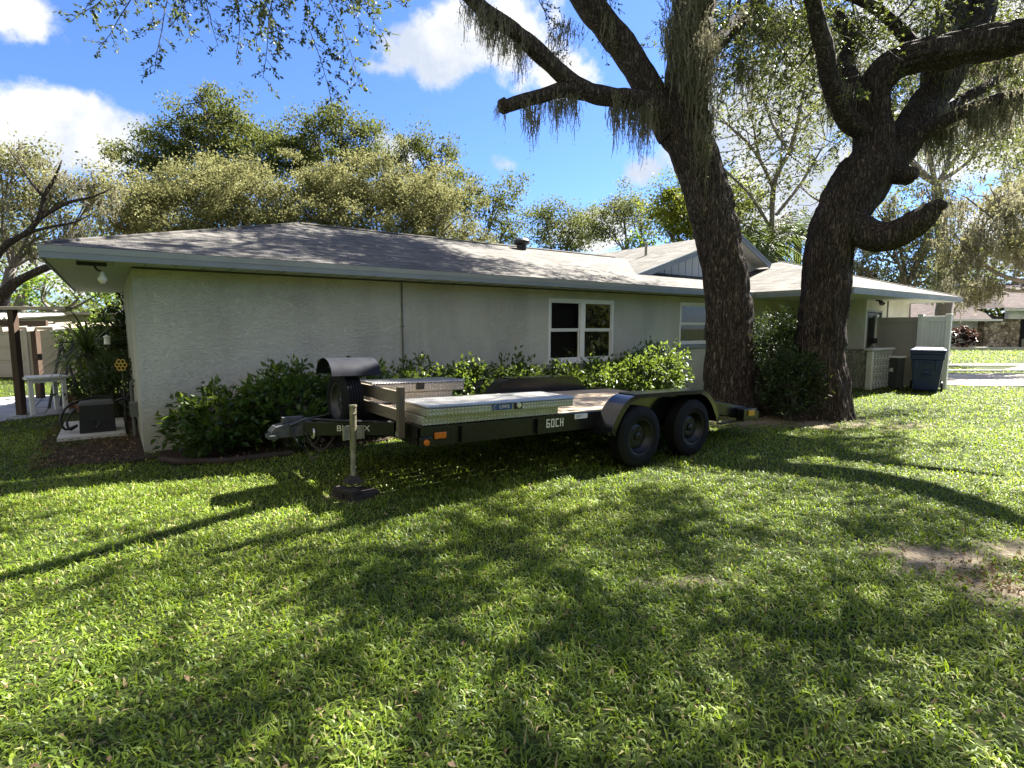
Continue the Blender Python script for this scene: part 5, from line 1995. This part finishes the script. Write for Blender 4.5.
# fine twigs filling the gap between the oaks and the upper right
for k in range(430):
    x = rng.uniform(705, 1040)
    y = rng.uniform(-40, 95) if k % 4 else rng.uniform(60, 150)
    if y > 60 and x < 860 and k % 3:
        y -= 60
    Y = rng.uniform(9.6, 14.5)
    spray(SR_, SRT, at(x, y, Y), (rng.normal() * .7, rng.normal() * .6, rng.uniform(-.7, .35)), rng.uniform(.7, 1.5), .062, .45, .5, .11, .95)
for k in range(16):
    x0, y0 = rng.uniform(730, 1010), rng.uniform(-30, 40)
    Y = rng.uniform(10, 13.5)
    SRT.limb([at(x0, y0 - 30, Y), at(x0 + rng.uniform(-25, 25), y0 + 10, Y), at(x0 + rng.uniform(-50, 50), y0 + rng.uniform(25, 75), Y + .3)], [.035, .022, .006], 6, .15, .08, k)


def canopy(lv, tw, n, cx, cy, rx, ry_, z0, z1, seed, holes):
    g = np.random.default_rng(seed)
    k = 0
    while k < n:
        a = g.uniform(0, 2 * math.pi)
        r_ = math.sqrt(g.random())
        x, y = cx + rx * r_ * math.cos(a), cy + ry_ * r_ * math.sin(a)
        z = z0 + (z1 - z0) * g.random() * (1 - .35 * r_)
        if vnoise(np.array([[x * .55, y * .55, z * .2]]), seed)[0] * .7 + vnoise(np.array([[x * 1.3, y * 1.3, z * .5]]), seed + 3)[0] * .3 < holes:
            k += 1
            continue
        # keep the space seen by the camera for the modelled twigs
        if z < CAM_H + .60 * y + .3 and y > 0:
            k += 1
            continue
        m = int(g.integers(70, 130))
        lv.cluster((x, y, z), .52 * g.uniform(.6, 1.4), m, .115, .5, .45, .1, .6, g)
        if k % 3 == 0:
            tw.limb([(x, y, z), (x + g.normal() * .7, y + g.normal() * .7, z + .5), (x + (cx - x) * .3, y + (cy - y) * .3, z + .4)], [.006, .012, .03], 4, .6, 0)
        k += 1


canopy(SL_, ST_, 900, 3.4, 9.6, 6.6, 5.6, 7.2, 12.5, 41, .635)
canopy(SR_, SRT, 1000, 8.2, 9.2, 6.6, 6.2, 7.2, 12.5, 42, .695)
canopy(SL_, ST_, 800, 5.5, 15.5, 5.0, 3.6, 10.2, 14.5, 43, .57)
canopy(SL_, ST_, 600, 1.8, 13.6, 3.6, 2.6, 9.6, 13.0, 44, .57)
SL_.build('crown', 'leaf_oak', oakL, .5, False, oakL.location)
ST_.build('branch', 'twig', oakL, oakL.location)
SR_.build('crown', 'leaf_oak', oakR, .5, False, oakR.location)
SRT.build('branch', 'twig', oakR, oakR.location)

# ---- hanging moss on the oaks
ML, MR = Strands(), Strands()


def moss_along(st, pts, n, L, width=.010, spread=.07, per=14, tint=.55):
    per = max(6, int(per * .95))
    L = L * .86
    width = width * .6
    pts = [np.array(tuple(p)) for p in pts]
    for k in range(n):
        t = rng.uniform(0, len(pts) - 1.001)
        i = int(t)
        p = pts[i] + (pts[i + 1] - pts[i]) * (t - i)
        st.clump(p + rng.normal(size=3) * np.array([.05, .1, .03]), per, L * rng.uniform(.45, 1.2), spread, width, tint + rng.normal() * .1)


moss_along(ML, [at(470, -4, 8.7), at(500, 22, 8.9), at(528, 45, 9.2)], 20, .85, .009)
moss_along(ML, [at(485, 12, 8.8), at(500, 20, 8.85)], 7, 1.0, .010)
moss_along(ML, [at(500, 108, 9.0), at(508, 108, 9.05)], 4, .7, .008, .03, 8)
moss_along(ML, [at(526, 103, 9.15), at(533, 102, 9.2)], 7, 1.5, .010, .04, 10)
moss_along(ML, [at(556, 96, 9.4), at(578, 95, 9.5)], 12, .95, .009, .05)
moss_along(ML, [at(538, 98, 9.3), at(556, 96, 9.4)], 6, .7, .008, .05, 8)
moss_along(ML, [at(553, 66, 9.3), at(560, 20, 9.6), at(575, 30, 9.6)], 10, .7, .009, .1, 10)
moss_along(ML, [at(614, 96, 9.75), at(634, 98, 9.9)], 15, 1.25, .010, .06)
moss_along(ML, [at(640, 103, 9.95), at(655, 112, 10.0)], 14, 1.2, .010, .07)
moss_along(ML, [at(672, -40, 9.8), at(676, 20, 9.85), at(678, 60, 9.9)], 20, 1.3, .012, .11)
moss_along(ML, [at(690, -40, 9.75), at(694, 30, 9.8), at(700, 80, 9.85)], 26, 1.6, .013, .14)
moss_along(ML, [at(704, -30, 9.85), at(708, 60, 9.9), at(704, 110, 9.9)], 15, 1.6, .012, .10)
moss_along(ML, [at(700, 120, 9.85), at(704, 140, 9.85)], 8, 1.5, .010, .05)
moss_along(ML, [at(606, 4, 9.9), at(612, 22, 9.9)], 6, .7, .009, .06, 10)
moss_along(MR, [at(735, 20, 10.9), at(770, 26, 11.3), at(800, 20, 11.6)], 20, .9, .011, .13, 12, .6)
moss_along(MR, [at(738, 60, 10.9), at(750, 66, 11)], 7, 1.5, .010, .05)
moss_along(MR, [at(834, 70, 9.3), at(838, 96, 9.4)], 6, 1.0, .009, .05)
moss_along(MR, [at(936, 20, 10.3), at(940, 60, 10.2), at(938, 86, 10.2)], 20, 1.2, .012, .10)
moss_along(MR, [at(940, 110, 9.9), at(948, 122, 9.8)], 12, 1.7, .013, .12)
moss_along(MR, [at(970, 108, 9.2), at(984, 104, 9.1)], 14, 1.15, .011, .07)
moss_along(MR, [at(1004, 98, 9.0), at(1030, 94, 8.8)], 14, 1.0, .012, .12)
moss_along(MR, [at(960, 60, 10.6), at(1030, 50, 10.2)], 22, .8, .011, .12)
moss_along(MR, [at(842, 60, 10.5), at(856, 70, 10.5)], 12, .8, .010, .10, 12, .7)
ML.build('moss', 'moss', oakL, oakL.location)
MR.build('moss', 'moss', oakR, oakR.location)


# ================================================================== BACKGROUND TREES
def bg_tree(name, label, cat, basepx, Y, blobs, mat, per, lper, lsz, crad, trunk_px=6, moss=0, moss_len=1.2, group=None, shell=.5, tint=.5, limb_r=.12, droop=.15, up=.35, bark='bark_far', trunk_top=None, tvar=.18):
    """blobs = (x, y, half width px, half height px, depth offset)"""
    b = at(basepx, 360, Y)
    e = empty(name, (b.x, b.y, 0), label, cat, 0, group)
    lv, lb, ms = Leaves(), Limbs(), Strands()
    k = Y / F_PX
    bl = [(at(x, y, Y + dz), (w_ * k, min(w_, h_ * 1.4) * k * .9, h_ * k)) for (x, y, w_, h_, dz) in blobs]
    cz = sum(c.z for c, _ in bl) / len(bl)
    cx = sum(c.x for c, _ in bl) / len(bl)
    top = Vector((b.x * .6 + cx * .4, b.y, cz * .62)) if trunk_top is None else trunk_top
    lb.limb([(b.x, b.y, -.1), (b.x * .85 + top.x * .15, b.y, top.z * .5), tuple(top)], [trunk_px * k * 1.3, trunk_px * k, trunk_px * k * .75], 12, .4, .08, 3)
    blob_crown(lv, lb, top, bl, per, lper, lsz, tint, crad, droop, shell, limb_r, up, tvar)
    if moss:
        for (c, rad) in bl:
            for q in range(moss):
                d = unit(rng.normal(size=(1, 3)))[0]
                p = np.array(tuple(c)) + d * np.array(rad) * rng.uniform(.5, 1.0)
                ms.clump(p, 8, moss_len * rng.uniform(.3, 1.0), .12, .017 * Y / 22, .6 + rng.normal() * .15)
        ms.build('moss', 'moss', e, e.location)
    lv.build('crown', mat, e, .55, False, e.location)
    lb.build('trunk', bark, e, e.location)
    return e


GB = 'trees behind the house'
bg_tree('olive_tree', 'broad olive-green fine-leaved tree rising behind the left half of the roof', 'tree', 205, 21, [(150, 205, 50, 34, 0), (205, 190, 60, 32, .5), (255, 205, 55, 40, 0), (120, 222, 34, 26, -.5), (185, 228, 60, 24, -1), (240, 232, 60, 22, -1)], 'leaf_olive', 5.2, 125, .095, .42, 7, 0, group=GB, shell=.35, droop=.4)
bg_tree('olive_tree', 'broad olive-green fine-leaved tree behind the middle of the roof, left of the roof vent', 'tree', 390, 22, [(330, 190, 56, 34, 0), (385, 188, 58, 34, .5), (425, 205, 50, 36, 0), (310, 220, 56, 26, -1), (370, 226, 62, 26, -1), (440, 228, 44, 22, -1), (475, 236, 28, 14, -.5)], 'leaf_olive', 5.2, 125, .095, .42, 7, 0, group=GB, shell=.35, droop=.4)
bg_tree('dark_oak', 'dark oak with a ragged top above the olive tree on the left', 'tree', 215, 29, [(215, 112, 36, 22, 0), (180, 140, 44, 26, 0), (240, 140, 44, 30, 1), (140, 158, 34, 18, 0), (205, 92, 18, 9, 0), (270, 158, 38, 24, 0), (200, 170, 80, 24, 0)], 'leaf_dark', 2.4, 110, .14, .55, 7, 0, group=GB, shell=.4, up=.5)
bg_tree('dark_oak', 'dark round-topped oak between the two olive crowns', 'tree', 335, 30, [(340, 118, 26, 18, 0), (320, 138, 34, 22, 0), (365, 142, 28, 22, 1), (330, 165, 60, 22, 0), (290, 150, 24, 20, 0)], 'leaf_dark', 2.4, 110, .14, .55, 7, 0, group=GB, shell=.4, up=.5)
bg_tree('dark_oak', 'dark oak with open gaps behind the roof vent', 'tree', 470, 31, [(425, 150, 34, 22, 0), (405, 168, 36, 20, 0), (465, 190, 28, 24, 0), (495, 205, 30, 26, 0), (440, 205, 36, 26, 1), (505, 235, 26, 16, 0)], 'leaf_dark', 1.9, 105, .14, .55, 7, 0, group=GB, shell=.4, up=.5)
bg_tree('thin_tree', 'thin grey-green tree low above the roof, right of the roof vent', 'tree', 560, 42, [(545, 218, 28, 20, 0), (575, 226, 28, 18, 0), (560, 243, 44, 14, 0)], 'leaf_dark', 1.3, 90, .17, .9, 4, 0, group=GB, shell=.3)
bg_tree('thin_tree', 'wispy grey-green tree between the roof valley and the yellow-green crown', 'tree', 625, 40, [(622, 208, 22, 18, 0), (603, 226, 26, 18, 0), (640, 216, 24, 24, 0)], 'leaf_grey', 1.5, 90, .17, .9, 4, 0, group=GB, shell=.3)
bg_tree('lime_shrub_tree', 'small bright lime tree just above the roof valley', 'tree', 632, 26, [(628, 242, 16, 9, 0), (645, 244, 16, 12, 0)], 'leaf_lime', 4, 50, .16, .5, 3, 0, group=GB, shell=.3)
bg_tree('yellow_green_tree', 'rounded yellow-green tree behind the leaning oak trunk', 'tree', 690, 28, [(672, 205, 27, 20, 0), (700, 212, 38, 24, .5), (740, 205, 22, 24, 0), (665, 226, 24, 14, 0), (715, 232, 44, 14, 0)], 'leaf_yg', 6.5, 70, .14, .5, 5, 0, group=GB, shell=.45, tint=.62, tvar=.28)

# bare-limbed oak seen between the two trunks
tB = at(768, 330, 23)
to = empty('bare_limbed_tree', (tB.x, tB.y, 0), 'slender many-limbed tree with sparse leaves seen between the two oak trunks', 'tree', 0)
lv, lb = Leaves(), Limbs()
for j, pts in enumerate((
        [(772, 300, 5), (772, 220, 4.6), (775, 180, 4.2), (790, 150, 3.6), (798, 120, 3), (805, 85, 2), (815, 55, 1)],
        [(774, 190, 3.4), (760, 160, 2.8), (745, 140, 2.2), (728, 125, 1.6), (712, 105, 1)],
        [(790, 152, 2.8), (775, 130, 2.2), (765, 105, 1.6), (752, 80, 1)],
        [(796, 126, 2.4), (820, 105, 1.8), (840, 90, 1.2)],
        [(772, 230, 3), (750, 195, 2.4), (730, 175, 2), (715, 160, 1.4), (700, 150, .9)],
        [(776, 215, 3), (800, 185, 2.4), (815, 160, 1.8), (826, 140, 1)],
        [(760, 160, 2), (752, 120, 1.6), (745, 95, 1)],
        [(772, 240, 2.6), (745, 225, 2), (725, 205, 1.6), (708, 195, 1)],
        [(800, 186, 1.8), (818, 200, 1.2), (832, 190, .8)],
        [(780, 176, 2.2), (782, 140, 1.8), (780, 100, 1.2), (784, 70, .8)])):
    P, Q = path([(x, y, w_ * .62, 23 + .6 * math.sin(j * 2.1 + i)) for i, (x, y, w_) in enumerate(pts)])
    pp = lb.limb(P, Q, 8, .3, .08, j)
    for q in pp[len(pp) // 3::2]:
        for r_ in range(3):
            e2 = q + rng.normal(size=3) * np.array([.75, .6, .55])
            lb.limb([q, (q + e2) / 2 + rng.normal(size=3) * .1, e2], [.028, .018, .007], 4, 1, 0)
            lv.cluster(e2, .6, int(rng.integers(20, 52)), .13, .3, .55, .1, .8)
lv.build('crown', 'leaf_grey', to, .55, False, to.location)
lb.build('trunk', 'bark_far', to, to.location)


# cabbage palms behind the wing roof
def palm(x, y, Y, n, L, label, dead=False):
    c = at(x, y, Y)
    e = empty('palm_tree', (c.x, c.y, 0), label, 'palm tree', 0, 'palms behind the wing roof')
    lb = Limbs()
    lb.limb([(c.x, c.y, 0), (c.x + .1, c.y, c.z * .5), (c.x, c.y, c.z)], [.2, .17, .17], 12, .3, .1, 2)
    lb.build('trunk', 'bark_far', e, e.location)
    Vl, Fl, T, o = [], [], [], 0

    def frond(az, el, ln, dr, tt):
        nonlocal o
        p = np.array(tuple(c))
        d = np.array([math.cos(az) * math.cos(el), math.sin(az) * math.cos(el), math.sin(el)])
        for i in range(16):
            t = i / 15
            p2 = p + d * ln / 16
            sd_ = unit(np.cross(d, [0, 0, 1])[None])[0]
            up_ = np.cross(sd_, d)
            ll = ln * .42 * math.sin(math.pi * (.12 + .8 * t))
            for s in (-1, 1):
                tipd = sd_ * s * .8 + d * .55 - np.array([0, 0, .45]) + rng.normal(size=3) * .08
                a = p
                b = p + d * .045
                tip = p + tipd * ll
                mdl = (a + tip) / 2 + up_ * .04
                Vl.extend([a, b, mdl + d * .03, tip, mdl - d * .0])
                Fl.append([o, o + 1, o + 2, o + 3, o + 4])
                T.append(np.clip(tt + rng.normal() * .12, 0, 1))
                o += 5
            p = p2
            d = d + np.array([0, 0, -dr * .12])
            d /= np.linalg.norm(d)
    for k in range(n):
        frond(rng.uniform(0, 6.28), rng.uniform(-.3, 1.3), L * rng.uniform(.8, 1.1), 1.0, .5)
    np_mesh('fronds', np.array(Vl), np.array(Fl), 'leaf_palm', e, np.array(T), False).location = -Vector(e.location)
    if dead:
        Vl, Fl, T, o = [], [], [], 0
        frond(.6, .95, L * 1.0, .2, .5)
        frond(-.3, -.6, L * .7, .5, .4)
        np_mesh('dead_frond', np.array(Vl), np.array(Fl), 'leaf_dead', e, np.array(T), False).location = -Vector(e.location)
    return e


palm(768, 246, 23, 34, 2.1, 'palm with one brown dead frond above the wing roof, between the oaks', True)
palm(798, 236, 26, 30, 2.3, 'taller green palm nearer the right oak, behind the wing roof')

# mossy oaks at the right, over the neighbour
GR = 'moss-hung oaks by the street'
bg_tree('mossy_oak', 'grey-olive moss-draped oak right behind the wing roof', 'tree', 900, 24, [(890, 250, 40, 26, 0), (935, 240, 40, 30, .5), (880, 215, 30, 20, 1), (920, 280, 50, 20, 0), (860, 275, 24, 16, 0), (935, 195, 30, 22, 1)], 'leaf_grey', 2.0, 85, .13, .75, 6, 22, 1.1, GR, .35, tvar=.25)
bg_tree('mossy_oak', 'moss-curtained oak at the right edge with a golden sunlit top', 'tree', 1090, 20, [(985, 205, 40, 22, 0), (1020, 195, 40, 24, .5), (1000, 240, 44, 26, -.5), (960, 250, 26, 26, 0), (1050, 230, 40, 40, 0), (975, 285, 26, 18, 0)], 'leaf_olive', 1.9, 80, .12, .7, 7, 34, 1.2, GR, .35, tint=.55, tvar=.3)
bg_tree('mossy_oak', 'far oak crown over the neighbour roof at the right edge', 'tree', 1060, 48, [(1000, 255, 40, 20, 0), (1040, 270, 50, 30, 0), (960, 285, 40, 22, 0), (1010, 150, 50, 30, 6), (1060, 190, 50, 40, 2)], 'leaf_grey', .16, 60, .30, 1.5, 5, 12, 2.4, GR, .35)
bg_tree('street_tree', 'dull green tree low behind the white wall, far right', 'tree', 930, 52, [(900, 285, 50, 22, 0), (950, 270, 44, 28, 0), (985, 300, 40, 16, 0), (860, 290, 30, 16, 0)], 'leaf_dark', .16, 60, .30, 1.5, 5, 0, group=GR, shell=.35)
bg_tree('street_tree', 'tall open-crowned tree in the upper right behind the crooked oak', 'tree', 940, 30, [(960, 130, 50, 34, 0), (1010, 110, 40, 40, 0), (905, 120, 30, 30, 1), (990, 60, 50, 34, 0), (900, 60, 44, 30, 2), (850, 110, 30, 34, 2), (820, 60, 40, 30, 3), (770, 40, 40, 30, 3)], 'leaf_dark', .8, 75, .14, .8, 6, 10, 1.1, GR, .2)

# mossy oak at the left edge
GL = 'trees beyond the pergola'
tL = bg_tree('mossy_oak', 'moss-hung oak with bent dark limbs at the left edge', 'tree', 0, 18, [(20, 165, 50, 26, 0), (70, 190, 36, 22, 0), (30, 205, 40, 20, 0), (100, 190, 26, 18, .5), (-30, 190, 50, 50, 0), (15, 240, 34, 16, 0), (75, 225, 26, 14, .5)], 'leaf_olive', 4.6, 80, .10, .55, 6, 18, .9, GL, .35, tint=.45, limb_r=.06)
lb = Limbs()
for j, pts in enumerate((
        [(-20, 330, 14), (2, 296, 9), (20, 280, 7.5), (45, 268, 6), (62, 262, 4.5), (78, 250, 3), (98, 238, 1)],
        [(-30, 300, 10), (0, 252, 6), (14, 240, 5), (28, 232, 4.5), (40, 215, 4), (45, 195, 3.5), (55, 178, 2.5), (62, 160, .8)],
        [(40, 218, 3.5), (62, 205, 3.5), (78, 200, 2.6), (95, 196, 1.8), (112, 188, .7)], [(30, 232, 3), (55, 226, 2.4), (75, 222, 1.6), (92, 214, .6)],
        [(44, 198, 3), (30, 180, 2.2), (20, 165, 1.4), (8, 148, .5)])):
    P, Q = path([(x, y, w_ * .6, 17.2) for (x, y, w_) in pts])
    lb.limb(P, Q, 12, .2, .08, j, True, .01)
lb.build('limb', 'bark_d', tL, tL.location)
bg_tree('green_tree', 'bright green tree low between the pergola and the eave', 'tree', 55, 32, [(45, 285, 34, 16, 0), (85, 282, 30, 16, 0), (10, 290, 30, 14, 0), (115, 290, 30, 18, 0)], 'leaf_lime', .9, 60, .2, .9, 5, 0, group=GL, shell=.4, tint=.35)
bg_tree('green_tree', 'pale far tree behind the mossy oak at the left', 'tree', 20, 44, [(30, 240, 60, 30, 0), (100, 250, 40, 30, 0), (-20, 260, 40, 40, 0), (90, 215, 26, 20, 0)], 'leaf_grey', .22, 60, .28, 1.4, 5, 0, group=GL, shell=.4, tint=.6)
# a low far hedge of trees closing the horizon
lv = Leaves()
for k in range(900):
    a = R(rng.uniform(-70, 70))
    d = rng.uniform(58, 72)
    lv.cluster((d * math.sin(a), d * math.cos(a), rng.uniform(.3, 4.6) * (.6 + .6 * vnoise(np.array([[a * 9, 0, 0]]), 3)[0])), 2.2, 60, .42, .3, .45)
for k in range(1500):
    a = R(rng.uniform(70, 290))
    d = rng.uniform(20, 30)
    top = 6.0 * (.45 + .75 * vnoise(np.array([[a * 7, 0, 0]]), 3)[0])
    lv.cluster((d * math.sin(a), d * math.cos(a), rng.uniform(.3, 1.0) * top), 1.5, 46, .42, .3, .45)
tag(lv.build('far_woods', 'leaf_dark', None, .6), kind='stuff')

# ================================================================== SKY, SUN, CAMERA
SUN_AZ, SUN_EL = 53.0, 50.0
world = bpy.data.worlds.new('World')
scene.world = world
world.use_nodes = True
nt = world.node_tree
nt.nodes.clear()
N = nt.nodes.new
Lk = nt.links.new
out = N('ShaderNodeOutputWorld')
bg = N('ShaderNodeBackground')
bg.inputs['Strength'].default_value = .05
sky = N('ShaderNodeTexSky')
sky.sky_type = 'NISHITA'
sky.sun_disc = False
sky.sun_elevation = R(SUN_EL)
sky.sun_rotation = R(SUN_AZ)
sky.air_density = 1.0
sky.dust_density = .4
sky.ozone_density = 3.0
tc = N('ShaderNodeTexCoord')


def vm(op, a, b=None):
    n = N('ShaderNodeVectorMath')
    n.operation = op
    for i, v in enumerate((a, b)):
        if v is None:
            continue
        if hasattr(v, 'node'):
            Lk(v, n.inputs[i])
        else:
            n.inputs[i].default_value = v
    return n


def mm(op, a, b=None, c=None, clamp=False):
    n = N('ShaderNodeMath')
    n.operation = op
    n.use_clamp = clamp
    for i, v in enumerate((a, b, c)):
        if v is None:
            continue
        if hasattr(v, 'node'):
            Lk(v, n.inputs[i])
        else:
            n.inputs[i].default_value = v
    return n.outputs[0]


D = tc.outputs['Generated']


def nz(scale, detail, rough=.55, dist=0.0, off=(0, 0, 0)):
    n = N('ShaderNodeTexNoise')
    n.inputs['Scale'].default_value = scale
    n.inputs['Detail'].default_value = detail
    n.inputs['Roughness'].default_value = rough
    n.inputs['Distortion'].default_value = dist
    Lk(vm('ADD', D, off).outputs[0], n.inputs['Vector'])
    return n


# cumulus: soft masses around directions in the sky, broken up by noise
CL = [(435, 48, 84, 40), (505, 35, 62, 45), (455, 15, 36, 26), (385, 68, 34, 12), (560, 75, 52, 24), (60, 118, 92, 34), (20, 140, 60, 40), (95, 140, 46, 30), (25, 15, 40, 30), (650, 168, 30, 26), (690, 150, 60, 40),
      (505, 165, 22, 12), (525, 192, 12, 9), (590, 230, 70, 22), (620, 205, 12, 8), (560, 225, 20, 14), (400, 150, 22, 18), (500, 215, 20, 14), (385, 145, 14, 12),
      (770, 110, 90, 60), (850, 60, 110, 60), (960, 120, 110, 80), (760, 200, 70, 50), (1010, 230, 60, 60), (900, 20, 160, 60), (350, 160, 16, 10), (1000, -20, 200, 60), (40, 270, 70, 36), (820, 180, 60, 40),
      (-160, 80, 130, 60), (1250, 120, 200, 110)]
warp = nz(5.5, 8, .6)
warp2 = nz(17.0, 6, .6, 0, (3, 1, 2))
mask = None
for (x, y, w_, h_) in CL:
    p = at(x, y, 100) - Vector((0, 0, CAM_H))
    d = p.normalized()
    k = F_PX * (1 / math.cos(math.atan2(math.hypot((x - 512) / F_PX, (y - 384) / F_PX), 1)))
    right = Vector((d.y, -d.x, 0)).normalized()
    upv = right.cross(d)
    df = vm('SUBTRACT', D, tuple(d)).outputs[0]
    a = vm('DOT_PRODUCT', df, tuple(right * (k / w_))).outputs['Value']
    b = vm('DOT_PRODUCT', df, tuple(upv * (k / h_))).outputs['Value']
    c = vm('DOT_PRODUCT', df, tuple(d * 3.0)).outputs['Value']
    r2 = mm('ADD', mm('ADD', mm('MULTIPLY', a, a), mm('MULTIPLY', b, b)), mm('MULTIPLY', c, c))
    v_ = mm('SUBTRACT', 1.0, mm('SQRT', r2))
    v_ = mm('MULTIPLY', v_, min(1.1, .36 + min(w_, h_) / 60))
    mask = v_ if mask is None else mm('MAXIMUM', mask, v_)
mask = mm('ADD', mask, mm('MULTIPLY', mm('SUBTRACT', warp.outputs['Fac'], .52), 2.3))
mask = mm('ADD', mask, mm('MULTIPLY', mm('SUBTRACT', warp2.outputs['Fac'], .5), 1.15))
mr = N('ShaderNodeMapRange')
mr.interpolation_type = 'SMOOTHSTEP'
mr.inputs['From Min'].default_value = -.03
mr.inputs['From Max'].default_value = .42
Lk(mask, mr.inputs['Value'])
dens = nz(5.0, 6, .6, 0, (0, 0, .045))
cr = N('ShaderNodeValToRGB')
cr.color_ramp.elements[0].position = .42
cr.color_ramp.elements[0].color = (2.2, 2.45, 2.9, 1)
cr.color_ramp.elements[1].position = .58
cr.color_ramp.elements[1].color = (3.5, 3.5, 3.5, 1)
Lk(dens.outputs['Fac'], cr.inputs['Fac'])
mx = N('ShaderNodeMix')
mx.data_type = 'RGBA'
ins = [s for s in mx.inputs if s.enabled]
Lk(mr.outputs['Result'], ins[0])
tm = N('ShaderNodeMix')
tm.data_type = 'RGBA'
tm.blend_type = 'MULTIPLY'
ti = [s_ for s_ in tm.inputs if s_.enabled]
ti[0].default_value = 1
Lk(sky.outputs['Color'], ti[1])
ti[2].default_value = (.42, .55, .84, 1)
Lk([o_ for o_ in tm.outputs if o_.enabled][0], ins[1])
Lk(cr.outputs['Color'], ins[2])
# unseen bright clouds added behind the camera to fill the shaded sides
rm = None
for (az_, el_, rad_) in ((180, 32, .62), (225, 38, .60), (265, 30, .50), (140, 34, .45), (300, 45, .35)):
    d = Vector((math.sin(R(az_)) * math.cos(R(el_)), math.cos(R(az_)) * math.cos(R(el_)), math.sin(R(el_))))
    ln = vm('LENGTH', vm('SUBTRACT', D, tuple(d)).outputs[0]).outputs['Value']
    v_ = mm('SUBTRACT', 1.0, mm('DIVIDE', ln, rad_))
    rm = v_ if rm is None else mm('MAXIMUM', rm, v_)
rm = mm('ADD', rm, mm('MULTIPLY', mm('SUBTRACT', warp.outputs['Fac'], .5), 1.6))
mr2 = N('ShaderNodeMapRange')
mr2.interpolation_type = 'SMOOTHSTEP'
mr2.inputs['From Min'].default_value = -.03
mr2.inputs['From Max'].default_value = .35
Lk(rm, mr2.inputs['Value'])
mx2 = N('ShaderNodeMix')
mx2.data_type = 'RGBA'
i2 = [s_ for s_ in mx2.inputs if s_.enabled]
Lk(mr2.outputs['Result'], i2[0])
Lk([o for o in mx.outputs if o.enabled][0], i2[1])
i2[2].default_value = (2.7, 2.6, 2.45, 1)
Lk([o for o in mx2.outputs if o.enabled][0], bg.inputs['Color'])
Lk(bg.outputs[0], out.inputs['Surface'])

sd = bpy.data.lights.new('sun', 'SUN')
sd.energy = 5.0
sd.angle = R(.53)
sd.color = (1.0, .95, .86)
so = bpy.data.objects.new('sun', sd)
COL.objects.link(so)
dirv = Vector((math.sin(R(SUN_AZ)) * math.cos(R(SUN_EL)), math.cos(R(SUN_AZ)) * math.cos(R(SUN_EL)), math.sin(R(SUN_EL))))
so.rotation_euler = dirv.to_track_quat('Z', 'Y').to_euler()
so.location = (0, 0, 30)

cam = bpy.data.cameras.new('camera')
cam.sensor_width = 36
cam.lens = 36 * F_PX / 1024
cam.clip_start = .05
cam.clip_end = 2000
co = bpy.data.objects.new('camera', cam)
COL.objects.link(co)
co.location = (0, 0, CAM_H)
co.rotation_euler = (R(90) - PITCH, 0, 0)
scene.camera = co

scene.render.engine = 'CYCLES'
scene.view_settings.view_transform = 'Standard'
scene.view_settings.look = 'None'
scene.view_settings.exposure = 2.7
scene.view_settings.gamma = 1
scene.cycles.max_bounces = 5
scene.cycles.diffuse_bounces = 2
scene.cycles.glossy_bounces = 3
scene.cycles.transmission_bounces = 3
scene.cycles.transparent_max_bounces = 8
scene.cycles.use_denoising = True
scene.cycles.caustics_reflective = False
scene.cycles.caustics_refractive = False
